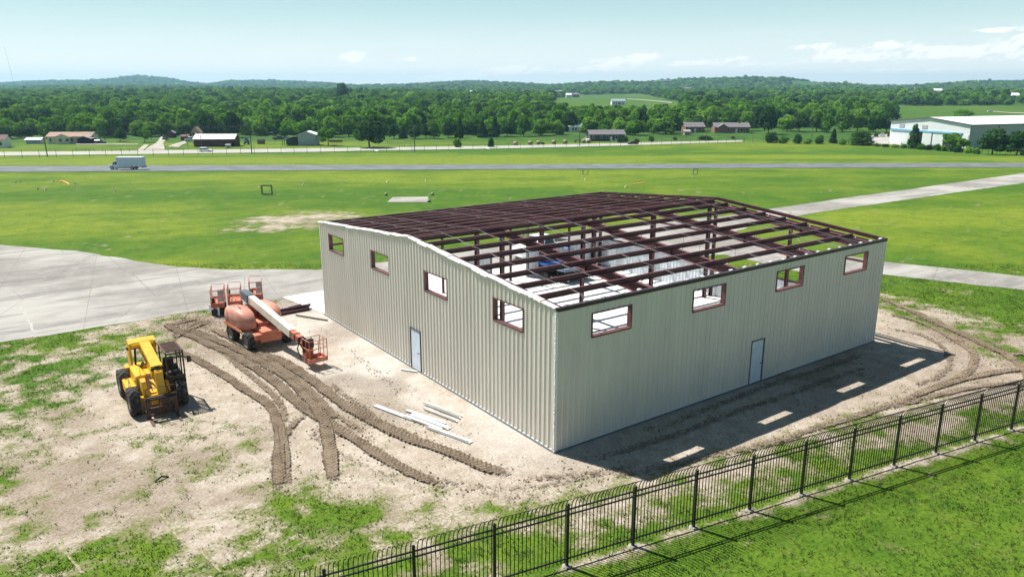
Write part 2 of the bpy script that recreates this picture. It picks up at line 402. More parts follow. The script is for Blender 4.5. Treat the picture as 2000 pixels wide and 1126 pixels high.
# dark churned mud where the machines turn, and a rutted corner at the far right
for (u, v, ru, amt) in ((385,632,2.3,1.), (430,640,1.6,.9), (345,640,1.5,.7), (1900,665,2.8,.95), (1960,705,3.0,.95), (1840,645,2.4,.8), (1930,745,3.0,.8), (1780,650,2.2,.5), (1700,770,3.,.5), (1745,600,1.6,.6), (1150,905,2.,.3), (1600,728,3.,.35)):
    p = at(u, v); soil[near] = np.maximum(soil[near], amt*np.exp(-((nx-p.x)**2+(ny-p.y)**2)/ru**2)*np.clip(nz*1.5, 0, 1))
clr[:, 1] = soil.ravel()
V = np.stack([X.ravel(), Y.ravel(), Zg.ravel()], 1); ns_, nt_ = X.shape
I = np.arange(ns_*nt_).reshape(ns_, nt_)
F = np.stack([I[:-1, :-1].ravel(), I[:-1, 1:].ravel(), I[1:, 1:].ravel(), I[1:, :-1].ravel()], 1)
gm = bpy.data.materials.new('grass_and_soil'); gm.use_nodes = True; N = NT(gm.node_tree)
tcn = N.n('ShaderNodeTexCoord'); ob = tcn.outputs['Object']
at_ = N.n('ShaderNodeAttribute', attribute_name='zone'); sep = N.n('ShaderNodeSeparateColor', {0: at_.outputs[0]})
n_f = N.noise(ob, 7., 4, .7); n_m = N.noise(ob, .9, 5, .65); n_l = N.noise(ob, .16, 5, .6)
str_ = N.noise(N.n('ShaderNodeMapping', {0: ob, 2: (0, 0, -(YAW-math.pi/2)), 3: (.012, .16, 1)}), 1., 5, .65)
grass = N.mix(N.ramp(N.m('ADD', N.m('MULTIPLY', sep.outputs[2], .6), N.m('ADD', N.m('MULTIPLY', n_l, .35), N.m('MULTIPLY', str_, .4))), .42, .95), (.058, .134, .013, 1), (.158, .218, .022, 1))
grass = N.mix(N.m('MULTIPLY', N.ramp(n_m, .52, .78), .55), grass, (.14, .155, .05, 1))
grass = N.mix(N.ramp(n_m, .50, .26, 0, .75), grass, (.038, .105, .008, 1))
grass = N.mix(N.ramp(n_f, .25, .75, 0, 1), N.mix(1., grass, (.6, .62, .6, 1), 'MULTIPLY'), N.mix(1., grass, (1.3, 1.25, 1.2, 1), 'MULTIPLY'))
n_g = N.noise(ob, .42, 9, .75)
grass = N.mix(N.ramp(n_g, .38, .62), N.mix(1., grass, (.86, .90, .89, 1), 'MULTIPLY'), N.mix(1., grass, (1.13, 1.08, 1.07, 1), 'MULTIPLY'))
grass = N.mix(N.m('MULTIPLY', N.ramp(N.noise(ob, .23, 8, .78), .60, .72), .45), grass, (.20, .17, .075, 1))
grass = N.mix(N.m('MULTIPLY', N.ramp(sep.outputs[0], .0, .45), .7), grass, (.19, .175, .085, 1))
d_a = N.noise(ob, 1.3, 6, .7); d_b = N.noise(ob, 9., 5, .7)
dirt = N.mix(N.ramp(d_a, .3, .68), (.34, .285, .225, 1), (.52, .465, .40, 1))
dirt = N.mix(N.ramp(d_b, .62, .4, 0, .55), dirt, (.25, .195, .145, 1))
gv = N.n('ShaderNodeAttribute', attribute_name='gravel')
dirt = N.mix(N.m('MULTIPLY', gv.outputs[2], .85), dirt, N.mix(N.ramp(d_b, .3, .68), (.40, .38, .355, 1), (.56, .54, .51, 1)))
dirt = N.mix(N.m('MULTIPLY', sep.outputs[1], .85), dirt, N.mix(N.ramp(d_b, .35, .65), (.10, .068, .042, 1), (.21, .155, .105, 1)))
fac = N.ramp(N.m('ADD', sep.outputs[0], N.m('MULTIPLY', N.m('SUBTRACT', n_f, .5), 2.1)), .15, .85)
fac = N.m('MULTIPLY', fac, N.ramp(sep.outputs[0], .02, .2))
col = N.mix(fac, grass, dirt)
wood = N.mix(N.ramp(n_l, .35, .65), (.03, .075, .015, 1), (.06, .13, .02, 1))
col = N.mix(N.m('SUBTRACT', 1., at_.outputs[3]), col, wood)
hb = N.m('ADD', N.m('MULTIPLY', n_f, .6), N.m('MULTIPLY', d_b, .5))
bp = N.n('ShaderNodeBump', {'Strength': .75, 'Distance': .09, 'Height': hb})
b = N.n('ShaderNodeBsdfPrincipled', {'Base Color': col, 'Roughness': .95, 'Specular IOR Level': .1, 'Normal': bp.outputs[0]})
N.n('ShaderNodeOutputMaterial', {0: b.outputs[0]})
PAST = [  # open pastures seen between the woods, as points of the photograph
 [(1075,194),(1130,186),(1250,183),(1335,200),(1335,236),(1075,236)],
 [(1745,207),(2100,205),(2100,262),(1745,262)],
 [(1385,204),(1500,198),(1640,207),(1640,214),(1385,214)],
 [(1010,181),(1130,181),(1130,187),(1010,187)],
 [(1560,205),(1760,205),(1760,216),(1560,216)]]
# the pixel each far vertex of the terrain falls on
def px(x, y, z):
    d = np.stack([x-CAM[0], y-CAM[1], z-CAM[2]]); s = d[0]*FWD[0]+d[1]*FWD[1]; l = d[0]*RGT[0]+d[1]*RGT[1]
    cp, sn = math.cos(PITCH), math.sin(PITCH); dep = s*cp+d[2]*sn; up = -s*sn+d[2]*cp
    return 1000+FPX*l/dep, 563-FPX*up/dep
far = SG > 320; U_, V_ = px(X[far], Y[far], Zg[far])
pk = np.zeros(U_.shape)
for P in PAST: pk = np.maximum(pk, np.clip(sdf(U_, V_, P)/1.5+.5, 0, 1))
fa = clr[:, 3].reshape(X.shape); fa[far] = np.maximum(fa[far], pk*.8); clr[:, 3] = fa.ravel()
ye = clr[:, 2].reshape(X.shape); ye[far] = np.where(pk > .5, ye[far]*.4+.05, ye[far]); clr[:, 2] = ye.ravel()
me = np_mesh('ground', V, F, gm, True)
ca = me.color_attributes.new('zone', 'FLOAT_COLOR', 'POINT'); ca.data.foreach_set('color', clr.ravel())
ga = me.attributes.new('gravel', 'FLOAT', 'POINT'); ga.data.foreach_set('value', grav.ravel().astype(np.float32))
tag(link('ground', me), kind='structure')

# ------------------------------------------------------------------ paved ground
def strip(name, A, B, m, off=.05, nw=6, step=2.):
    """a ribbon between two lines of points of the photograph, laid on the terrain"""
    def dens(L):
        pts = [at(u, v) for u, v in L]; return pts
    A, B = dens(A), dens(B); vs, fs, rows = [], [], []
    for i in range(len(A)-1):
        k = max(1, int(max((A[i+1]-A[i]).length, (B[i+1]-B[i]).length)/step))
        for j in range(k): rows.append((A[i].lerp(A[i+1], j/k), B[i].lerp(B[i+1], j/k)))
    rows.append((A[-1], B[-1]))
    for i, (a, b) in enumerate(rows):
        for j in range(nw+1):
            p = a.lerp(b, j/nw); wob = (vn(np.array([p.x/1.2+3]), np.array([p.y/1.2]))[0]-.5)*.3 if j in (0, nw) else 0
            p = p+(b-a).normalized()*wob
            vs.append((p.x, p.y, tz(p.x, p.y)+off))
    for i in range(len(rows)-1):
        for j in range(nw): q = i*(nw+1)+j; fs.append((q, q+1, q+nw+2, q+nw+1))
    me = np_mesh(name, vs, fs, m); o = tag(link(name, me), kind='structure')
    return o
cm = bpy.data.materials.new('old_concrete'); cm.use_nodes = True; N = NT(cm.node_tree); ob = N.n('ShaderNodeTexCoord').outputs['Object']
a1 = N.noise(ob, .10, 6, .6); a2 = N.noise(ob, 1.1, 6, .7); a3 = N.noise(N.n('ShaderNodeMapping', {0: ob, 2: (0, 0, .35), 3: (.06, .5, 1)}), 1., 6, .7)
c = N.mix(N.ramp(a1, .40, .60), (.245, .23, .212, 1), (.375, .36, .335, 1)); c = N.mix(N.m('MULTIPLY', N.ramp(a3, .46, .66), .75), c, (.175, .17, .165, 1))
c = N.mix(N.m('MULTIPLY', N.ramp(a2, .5, .7), .55), c, (.38, .355, .32, 1))
br = N.n('ShaderNodeTexBrick', {'Vector': N.n('ShaderNodeMapping', {0: ob, 2: (0, 0, .17)}), 'Color1': (0, 0, 0, 1), 'Color2': (0, 0, 0, 1), 'Mortar': (1, 1, 1, 1), 'Scale': 1., 'Mortar Size': .03, 'Brick Width': 6., 'Row Height': 6.}, offset=0.)
c = N.mix(N.m('MULTIPLY', br.outputs[0], N.ramp(a2, .35, .6, .15, .5)), c, (.15, .13, .10, 1))
vo = N.n('ShaderNodeTexVoronoi', {'Vector': N.mix(.25, ob, N.n('ShaderNodeTexNoise', {'Vector': ob, 'Scale': .7, 'Detail': 6.}).outputs[1], 'ADD'), 'Scale': .13}, feature='DISTANCE_TO_EDGE')
c = N.mix(N.m('MULTIPLY', N.ramp(vo.outputs[0], .008, .002), .3), c, (.12, .11, .09, 1))
fa_ = N.noise(ob, 14., 5, .7); c = N.mix(N.m('MULTIPLY', N.ramp(fa_, .5, .75), .25), c, (.19, .18, .16, 1))
b = N.n('ShaderNodeBsdfPrincipled', {'Base Color': c, 'Roughness': .92, 'Specular IOR Level': .15})
N.n('ShaderNodeOutputMaterial', {0: b.outputs[0]}); M['oldc'] = cm
def sheet(name, pts, m, off, cell=.7):
    """a flat paved area inside an outline, as a clipped grid that follows the terrain"""
    import bmesh
    bm = bmesh.new(); f = bm.faces.new([bm.verts.new((x, y, 0)) for x, y in pts]); bmesh.ops.triangulate(bm, faces=[f])
    for sv in PS[1:5]:
        x, y = sl2xy(sv, 0.)
        bmesh.ops.bisect_plane(bm, geom=bm.verts[:]+bm.edges[:]+bm.faces[:], plane_co=(x, y, 0), plane_no=(FWD[0], FWD[1], 0))
    for v in bm.verts: v.co.z = tz(v.co.x, v.co.y)+off
    bmesh.ops.recalc_face_normals(bm, faces=bm.faces)
    me = bpy.data.meshes.new(name); bm.to_mesh(me); bm.free(); me.materials.append(m)
    return tag(link(name, me), kind='structure')
def wavy(pts, amp=.25, step=1.2):
    out = []
    for a, b in zip(pts, pts[1:]+pts[:1]):
        a, b = Vector(a), Vector(b); k = max(1, int((b-a).length/step))
        if (b-a).length > 90: k = 12
        for j in range(k):
            p = a.lerp(b, j/k); n = Vector((-(b-a).y, (b-a).x)).normalized()
            p = p+n*(vn(np.array([p.x/1.1]), np.array([p.y/1.1+5]))[0]-.5)*2*amp*(j > 0)
            out.append((p.x, p.y))
    return out
apron = poly_px([(-260,462),(0,478),(150,490),(260,509),(330,519),(430,526),(620,527),(900,492),(1030,470),(1130,452),(1250,436),(1400,424),(1530,404),(2000,338),(2250,300),
  (2250,318),(2000,357),(1580,417),(1440,450),(1424,462),(1500,480),(1730,511),(2000,540),(2250,566),(2250,598),(2000,566),(1728,536),(1560,530),(1415,497)])
apron = apron+[(24.9, 24.2), (24.9, 29.4), (-.8, 29.4)]+poly_px([(555,583),(470,596),(400,605),(330,615),(230,632),(0,668),(-260,712)])
sheet('concrete_apron', wavy(apron), M['oldc'], .012)
# new slab: building floor and the drive beside it
sl_ = MB(); sl_.box(-.06, 23.9, -.06, 23.76, -.3, .10); sl_.prism([(-.08, 23.77), (24.9, 23.77), (24.9, 29.3), (-.85, 29.3)], -.3, .06, 'z')
tag(sl_.build('concrete_slab', M['slab']), kind='structure')
pad = poly_px([(756,395),(767,385.5),(837,384.5),(834,395.5)]); sheet('concrete_pad', pad, M['oldc'], .05)
strip('runway', [(-200,325),(0,324.5),(500,322.8),(1000,321.5),(1500,319.5),(2000,318.5),(2200,318)], [(-200,337),(0,336),(500,333.5),(1000,331),(1500,328.5),(2000,327),(2200,326.5)], M['asphalt'], .07, 8, 4.)
strip('country_road', [(-200,299.5),(0,297.2),(400,292.8),(700,289),(1000,284.5),(1200,280.2),(1300,277.6),(1450,274.2)], [(-200,307),(0,304.3),(400,299.5),(700,294.6),(1000,289.8),(1200,285),(1300,281.6),(1450,277)], M['roadc'], .09, 4, 4.)
strip('farm_driveway', [(283,294),(289,288),(303,281),(309,275),(314,267)], [(322,293),(322,287),(318,281),(323,275),(322,268)], M['drive'], .12, 3, 2.)
strip('farm_driveway', [(266,295),(274,289),(281,283)], [(280,294),(286,288),(291,283)], M['drive'], .13, 3, 2.)
strip('farm_driveway', [(326,287),(345,280),(360,276)], [(350,288),(356,283),(366,279)], M['drive'], .14, 3, 2.)
strip('farm_driveway', [(150,281.2),(270,281.6)], [(150,282.8),(270,283)], M['drive'], .15, 2, 3.)
strip('hangar_yard', [(1690,266),(1755,262)], [(1680,279),(1760,284)], M['roadc'], .12, 4, 3.)
strip('pasture_track', [(1225,193),(1270,196),(1312,200)], [(1225,194),(1270,197.3),(1312,201.8)], M['drive'], .3, 2, 8.)
strip('pasture_track', [(1938,218),(1975,220),(2060,222)], [(1938,219.2),(1975,221.5),(2060,224)], M['drive'], .3, 2, 6.)

M['line'] = mat('weathered_line', (.25, .23, .13), .9, var=.25, scale=4)
M['lineb'] = mat('worn_white_paint', (.36, .345, .32), .8, var=.15, scale=5)
for (a, b, m) in (((116,1050),(152,1120),'line'), ((311,1004),(344,1054),'line'), ((381,1070),(420,1118),'line'), ((38,600),(68,650),'lineb')):
    strip('painted_line', [a, b], [(a[0]+6, a[1]), (b[0]+6, b[1])], M[m], .03 if m == 'line' else .02, 1, .5)

# ------------------------------------------------------------------ tyre ruts: real relief, lug by lug
mud = bpy.data.materials.new('damp_churned_soil'); mud.use_nodes = True; N = NT(mud.node_tree); ob = N.n('ShaderNodeTexCoord').outputs['Object']
c = N.mix(N.ramp(N.noise(ob, 1.1, 5, .65), .3, .7), (.125, .092, .062, 1), (.245, .19, .138, 1))
c = N.mix(N.ramp(N.noise(ob, 14., 4, .7), .45, .7, 0, .6), c, (.33, .27, .205, 1))
b = N.n('ShaderNodeBsdfPrincipled', {'Base Color': c, 'Roughness': .95, 'Specular IOR Level': .1, 'Normal': N.n('ShaderNodeBump', {'Strength': .6, 'Distance': .05, 'Height': N.noise(ob, 30., 4, .6)}).outputs[0]})
al = N.n('ShaderNodeAttribute', attribute_name='fade')
tr = N.n('ShaderNodeBsdfTransparent'); keep = N.ramp(N.m('ADD', al.outputs[2], N.m('MULTIPLY', N.m('SUBTRACT', N.noise(ob, 7., 4, .7), .5), 1.4)), .38, .62)
N.n('ShaderNodeOutputMaterial', {0: N.n('ShaderNodeMixShader', {0: keep, 1: tr.outputs[0], 2: b.outputs[0]}).outputs[0]})
def catmull(P, step):
    out = []
    P = [P[0]+(P[0]-P[1])]+P+[P[-1]+(P[-1]-P[-2])]
    for i in range(1, len(P)-2):
        k = max(2, int((P[i+1]-P[i]).length/step))
        for j in range(k):
            t = j/k; a, b_, c_, d = P[i-1], P[i], P[i+1], P[i+2]
            out.append(.5*((2*b_)+(-a+c_)*t+(2*a-5*b_+4*c_-d)*t*t+(-a+3*b_-3*c_+d)*t**3))
    return out
RV, RF, RA = [], [], []
def rut(pts, width=.62, depth=.055, s0=1., s1=1., seed=0, lift=.0):
    P = catmull([at(u, v) for u, v in pts], .05); n = len(P); rnd = random.Random(seed); depth *= .8; nw = 14; base = len(RV); L = 0
    for i, p in enumerate(P):
        d = (P[min(i+1, n-1)]-P[max(i-1, 0)]); d.z = 0; d = d.normalized() if d.length > 0 else Vector((1, 0, 0)); q = Vector((-d.y, d.x, 0))
        if i: L += (P[i]-P[i-1]).length
        f = i/(n-1); st = s0+(s1-s0)*f; st *= min(1, min(i/14, (n-1-i)/36))
        wv = vn(np.array([L*1.3+seed*9.1]), np.array([seed*3.3]))[0]
        wl = width*.88*(.92+.3*(wv-.5)); wob = (vn(np.array([L*.5+seed]), np.array([7.7+seed]))[0]-.5)*.14
        for j in range(nw+1):
            a = (j/nw)*2-1; e = abs(a)
            ph = (L/.235+.95*e+(.5 if a > 0 else 0)) % 1.
            lug = (max(0, min(1, (ph-.12)*6))*max(0, min(1, (.62-ph)*6)))
            z = depth*(.05+.62*lug)*(1 if e < .9 else .4)
            berm = math.exp(-((e-.93)/.13)**2)*depth*(.1+1.2*vn(np.array([L*3.1+j*7]), np.array([seed*5.+j]))[0])
            z = (z+berm)*min(1, st+.15)+(vn(np.array([p.x*6+a*9]), np.array([p.y*6.]))[0]-.5)*.02
            jit = (vn(np.array([L*5.+11*j]), np.array([seed+2.]))[0]-.5)*.34 if j in (0, nw) else 0
            c0 = p+q*(a*wl*.5*(1+jit+(.16*lug-.08 if e > .8 else 0))+wob)
            RV.append((c0.x, c0.y, max(.0, z)+.045+lift if j not in (0, nw) else .02)); RA.append(st*(1 if e < .7 else .82 if e < .95 else .34))
    for i in range(n-1):
        for j in range(nw): k = base+i*(nw+1)+j; RF.append((k, k+1, k+nw+2, k+nw+1))
rut([(322,632),(350,648),(400,668),(470,702),(530,742),(600,800),(680,850),(760,900),(830,935),(905,958)], .72, .07, 1, .8, 1)
rut([(345,686),(385,705),(420,722),(480,762),(528,795),(543,835),(546,900),(540,978)], .66, .065, .9, .85, 2, .004)
rut([(505,688),(560,712),(610,745),(660,782),(720,820),(800,858),(880,886),(950,915),(1030,938)], .80, .075, 1, .85, 3, .008)
rut([(360,642),(430,668),(500,700),(560,738),(600,775),(627,815),(641,860),(647,905),(651,962)], .72, .07, 1, 1, 4, .012)
rut([(548,880),(556,850),(575,825),(600,806),(622,790)], .5, .05, .6, .6, 5, .016)
rut([(410,640),(470,672),(540,715),(600,758),(640,800),(668,838)], .6, .06, .8, .65, 6, .020)
rut([(560,958),(556,900),(553,860),(549,812)], .5, .05, .55, .85, 7, .018)
rut([(470,690),(520,716),(575,752),(625,792),(680,826),(740,862)], .5, .05, .6, .55, 8, .024)
rut([(300,640),(345,632),(385,622),(420,614)], .7, .07, .6, .8, 9, .0)
rut([(330,665),(370,645),(410,628),(440,622)], .7, .07, .7, .9, 10, .01)
rut([(1715,580),(1775,606),(1850,640),(1920,672),(1975,700),(2010,740),(1990,770)], .7, .07, .7, .9, 11, .0)
rut([(1725,610),(1800,632),(1870,668),(1905,700),(1880,735),(1800,762)], .6, .06, .6, .6, 12, .006)
rut([(2030,720),(1950,728),(1870,745),(1790,772),(1690,808),(1560,848),(1420,885),(1260,920),(1120,935)], .6, .05, .75, .42, 13, .012)
rut([(2030,745),(1950,752),(1850,768),(1740,795),(1620,822)], .5, .05, .7, .45, 14, .016)
rut([(1010,938),(1080,932),(1160,925),(1240,905)], .55, .045, .55, .4, 15, .004)
rut([(905,958),(980,968),(1060,965),(1140,952)], .55, .04, .45, .35, 16, .008)
rut([(1690,690),(1600,722),(1500,752),(1380,800),(1260,850)], .6, .045, .5, .45, 17, .0)
rut([(1700,716),(1600,748),(1480,790),(1350,838),(1220,880),(1130,905)], .55, .045, .45, .5, 18, .005)
rut([(690,690),(740,730),(790,775)], .5, .03, .35, .3, 19, .0)
rut([(640,745),(700,790),(760,830),(850,868),(930,900)], .5, .04, .5, .4, 20, .003)
rut([(395,660),(455,705),(510,750),(548,792),(556,850)], .5, .045, .55, .6, 21, .006)
rut([(600,835),(640,870),(700,905),(780,940),(860,965)], .45, .035, .42, .36, 22, .003)
rut([(760,905),(840,930),(930,950),(1040,952),(1150,930),(1300,890)], .5, .035, .42, .42, 23, .003)
rut([(1725,640),(1800,655),(1850,690),(1840,730),(1760,765)], .6, .05, .5, .5, 24, .003)
rut([(2020,690),(1960,690),(1900,665),(1820,628),(1740,592)], .6, .05, .65, .5, 25, .008)
me = np_mesh('tyre_ruts', RV, RF, mud, False)
ca = me.attributes.new('fade', 'FLOAT', 'POINT'); ca.data.foreach_set('value', np.array(RA, np.float32))
tag(link('tyre_ruts', me), kind='structure')

# loose clods thrown up beside the ruts and over the churned corner
def clods():
    rg = np.random.default_rng(8); R_ = np.array(RV); k = rg.integers(0, len(R_), 5200); c = R_[k].copy(); c[:, :2] += rg.normal(0, .16, (len(k), 2)); c[:, 2] = .012
    ex = []
    for (u, v, r, n) in ((385,632,2.0,900), (430,640,1.3,500), (1900,660,2.,500), (1960,700,2.,500), (1140,905,2.2,250), (1600,728,2.6,250), (850,830,2.5,200), (560,600,2.2,120)):
        p = at(u, v); q = rg.normal(0, r*.6, (n, 2)); ex.append(np.stack([p.x+q[:, 0], p.y+q[:, 1], np.full(n, .012)], 1))
    c = np.concatenate([c]+ex); c = c[sdf(c[:, 0], c[:, 1], slabpts) < -.05]; n = len(c); s = (.012+.05*rg.random(n)**2.6)[:, None]
    O = np.array([(1,0,0), (0,1,0), (-1,0,0), (0,-1,0), (0,0,.8), (0,0,-.4)], float); V = np.empty((n*6, 3))
    a = rg.random(n)*6.283
    for j in range(6):
        d = O[j]; x = d[0]*np.cos(a)-d[1]*np.sin(a); y = d[0]*np.sin(a)+d[1]*np.cos(a)
        V[j::6] = c+np.stack([x, y, np.full(n, d[2])], 1)*s*(.7+.6*rg.random((n, 1)))
    F = np.array([(0,1,4), (1,2,4), (2,3,4), (3,0,4), (1,0,5), (2,1,5), (3,2,5), (0,3,5)]); F = (np.arange(n)[:, None, None]*6+F[None]).reshape(-1, 3)
    return np_mesh('soil_clods', V, F, mud2)
mud2 = mat('dry_soil_clods', (.24, .18, .125), .95, var=.3, scale=3.)
tag(link('soil_clods', clods()), 'loose clods of soil strewn beside the tyre ruts', 'soil', kind='stuff')

# ------------------------------------------------------------------ grass blades of the near lawn
def tufts():
    rng = np.random.default_rng(3); n = 300000
    s = 15+(rng.random(n)**.8)*47; t = (rng.random(n)-.5)*1.66; l = t*(s+4)
    x = CAM[0]+s*FWD[0]+l*RGT[0]; y = CAM[1]+s*FWD[1]+l*RGT[1]
    si = np.clip(np.searchsorted(ss, s), 0, len(ss)-1); ti = np.clip(((l/(s+72)+.86)/1.72*679).astype(int), 0, 679)
    d = dw[si, ti]; z = Zg[si, ti]
    keep = (rng.random(n) < (1-d)**1.5*.5+.02) & (sdf(x, y, apron) < -.1) & (sdf(x, y, slabpts) < 0)
    cl = fbm(x/1.1, y/1.1, 3); keep &= rng.random(n) < np.clip((cl-.25)*2.4, .3, 1)
    x, y, z = x[keep], y[keep], z[keep]; n = len(x); k = 3
    x = np.repeat(x, k)+rng.normal(0, .05, n*k); y = np.repeat(y, k)+rng.normal(0, .05, n*k); z = np.repeat(z, k); m = n*k
    a = rng.random(m)*6.283; w_ = .012+.016*rng.random(m); h = .035+.065*rng.random(m); ln = .05+.05*rng.random(m); la = rng.random(m)*6.283
    v0 = np.stack([x-np.cos(a)*w_, y-np.sin(a)*w_, z-.01], 1); v1 = np.stack([x+np.cos(a)*w_, y+np.sin(a)*w_, z-.01], 1)
    v2 = np.stack([x+np.cos(la)*ln, y+np.sin(la)*ln, z+h], 1)
    V = np.empty((m*3, 3)); V[0::3] = v0; V[1::3] = v1; V[2::3] = v2
    return np_mesh('grass', V, np.arange(m*3).reshape(-1, 3), gl)
gl = bpy.data.materials.new('grass_blades'); gl.use_nodes = True; N = NT(gl.node_tree); ob = N.n('ShaderNodeTexCoord').outputs['Object']
c = N.mix(N.ramp(N.noise(ob, .5, 5, .7), .3, .7), (.050, .108, .020, 1), (.098, .145, .036, 1)); c = N.mix(N.m('MULTIPLY', N.ramp(N.noise(ob, 5., 2, .6), .5, .7), .5), c, (.19, .21, .07, 1))
dd = N.n('ShaderNodeBsdfDiffuse', {0: c}); t2 = N.n('ShaderNodeBsdfTranslucent', {0: c})
N.n('ShaderNodeOutputMaterial', {0: N.n('ShaderNodeMixShader', {0: .4, 1: dd.outputs[0], 2: t2.outputs[0]}).outputs[0]})
tag(link('grass', tufts()), 'short green grass growing over the lawn and in patches through the soil', 'grass', kind='stuff')
# ------------------------------------------------------------------ the steel building
LX, WY, EH, RH = 23.84, 23.72, 6.1, 7.02
RIDGE = WY/2
def roofz(y): return EH+(RH-EH)*(1-abs(y-RIDGE)/RIDGE)
B = thing('steel_building', 'unfinished beige metal building with an open dark red steel roof frame', 'building', (0, 0, 0))
def panel_wall(name, a0, a1, z0, ztop, holes, place, m, pitch=.305, rib=.044, flip=False, parent=None):
    """ribbed sheet: profile along the wall, extruded up, with openings; place(a, out, z) -> point"""
    cuts = set()
    k = 0; a = a0
    while a < a1-.02:
        for off, o in ((0, 0), (.03, rib), (.085, rib), (.115, 0), (.165, 0), (.175, .008), (.195, .008), (.205, 0), (.23, 0), (.24, .008), (.26, .008), (.27, 0)):
            if a+off < a1: cuts.add((round(a+off, 4), o))
        a += pitch
    cuts = dict(cuts)
    xs = sorted(cuts)
    def prof(q):
        for i in range(len(xs)-1):
            if xs[i] <= q <= xs[i+1]:
                t = (q-xs[i])/max(1e-6, xs[i+1]-xs[i]); return cuts[xs[i]]*(1-t)+cuts[xs[i+1]]*t
        return 0.
    extra = {a1: 0.}
    for (h0, h1, _, _) in holes:
        for q in (h0, h1): extra[q] = prof(q)
    pts = sorted({**cuts, **extra}.items())
    b = MB()
    for (p, op), (q, oq) in zip(pts, pts[1:]):
        mid = (p+q)/2; ints = [(z0, None)]
        hs = sorted((hz0, hz1) for (h0, h1, hz0, hz1) in holes if h0 < mid < h1)
        lo = z0; segs = []
        for (ha, hb) in hs:
            if ha > lo+.01: segs.append((lo, ha, ha))
            lo = hb
        segs.append((lo, None, None))
        for (za, zb, _) in segs:
            tp, tq = (ztop(p), ztop(q)) if zb is None else (zb, zb)
            vs = [place(p, op, za), place(q, oq, za), place(q, oq, tq), place(p, op, tp)]
            b.add(vs, [(3, 2, 1, 0) if flip else (0, 1, 2, 3)])
    o = b.build(name, m, parent)
    md = o.modifiers.new('sheet', 'SOLIDIFY'); md.thickness = .006; md.offset = -1
    return o
WZ0, WZ1 = 4.60, 5.54
winG = [(y, y+2.1) for y in (2.12, 8.16, 14.15, 20.06)]
winE = [(x, x+2.13) for x in (1.85, 7.86, 13.93, 19.88)]
doorG, doorE = (10.92, 11.92, .05, 2.2), (12.36, 13.28, .05, 2.24)
gw = panel_wall('gable_wall', .0, WY, .02, lambda y: roofz(y)+.02, [(a, b, WZ0, WZ1) for a, b in winG]+[doorG], lambda y, o, z: (-.03-o, y, z), M['wallp'], flip=True, parent=B)
gw['label'] = 'sunlit ribbed beige gable wall with four openings and a door'
ew = panel_wall('eave_wall', .0, LX, .02, lambda x: EH-.1, [(a, b, WZ0, WZ1) for a, b in winE]+[doorE], lambda x, o, z: (x, -.03-o, z), M['wallp'], parent=B)
ew['label'] = 'shaded ribbed beige side wall with four openings and a door'
# half-height sheeting of the two rear walls
bw = panel_wall('partial_wall', 4.3, WY-.05, .10, lambda y: 2.42, [], lambda y, o, z: (LX-.02-o, y, z), M['liner'], rib=.03, flip=True, parent=B)
panel_wall('partial_wall', 16.45, LX-.05, .10, lambda x: 2.40, [], lambda x, o, z: (x, WY-.04-o, z), M['liner'], rib=.03, parent=B)
panel_wall('partial_wall', 9.9, 13.0, .10, lambda x: 2.36, [], lambda x, o, z: (x, WY-.04-o, z), M['liner'], rib=.03, parent=B)
for x0 in (16.36, 12.96): MB().box(x0, x0+.12, WY-.12, WY+.1, .1, 5.9 if x0 > 14 else 2.4).build('door_jamb', M['galv'], B)
def frame_y(y0, y1, nm='window_frame'):
    f = MB(); d0, d1 = -.075, .17; t = .055
    f.box(d0, d1, y0-t, y0, WZ0-t, WZ1+t); f.box(d0, d1, y1, y1+t, WZ0-t, WZ1+t); f.box(d0, d1, y0, y1, WZ1, WZ1+t)
    o = f.build(nm, M['frame'], B); s = MB(); s.box(d0-.015, d1, y0, y1, WZ0-t-.01, WZ0); s.build('sill', M['frame'], o)
def frame_x(x0, x1, nm='window_frame'):
    f = MB(); d0, d1 = -.075, .17; t = .055
    f.box(x0-t, x0, d0, d1, WZ0-t, WZ1+t); f.box(x1, x1+t, d0, d1, WZ0-t, WZ1+t); f.box(x0, x1, d0, d1, WZ1, WZ1+t)
    o = f.build(nm, M['frame'], B); s = MB(); s.box(x0, x1, d0-.015, d1, WZ0-t-.01, WZ0); s.build('sill', M['frame'], o)
for a, b in winG: frame_y(a, b)
for a, b in winE: frame_x(a, b)
# doors
y0, y1, z0, z1 = doorG
f = MB(); f.box(-.085, .05, y0-.05, y0, z0, z1+.05); f.box(-.085, .05, y1, y1+.05, z0, z1+.05); f.box(-.085, .05, y0, y1, z1, z1+.05); fo = f.build('door_frame', M['dframe'], B)
d = MB().box(-.055, -.01, y0+.008, y1-.008, z0+.01, z1-.008).build('door', M['door'], B)
MB().tube((-.056, y0+.12, 1.02), (-.12, y0+.12, 1.02), .02).tube((-.12, y0+.1, 1.02), (-.12, y0+.24, 1.02), .016).build('handle', M['darkm'], d)
x0, x1, z0, z1 = doorE
f = MB(); f.box(x0-.05, x0, -.085, .05, z0, z1+.05); f.box(x1, x1+.05, -.085, .05, z0, z1+.05); f.box(x0, x1, -.085, .05, z1, z1+.05); f.build('door_frame', M['dframe'], B)
d = MB().box(x0+.008, x1-.008, -.055, -.01, z0+.01, z1-.008).build('door', M['door'], B)
MB().tube((x1-.1, -.056, 1.02), (x1-.1, -.12, 1.02), .02).tube((x1-.1, -.12, 1.02), (x1-.24, -.12, 1.02), .016).build('handle', M['darkm'], d)
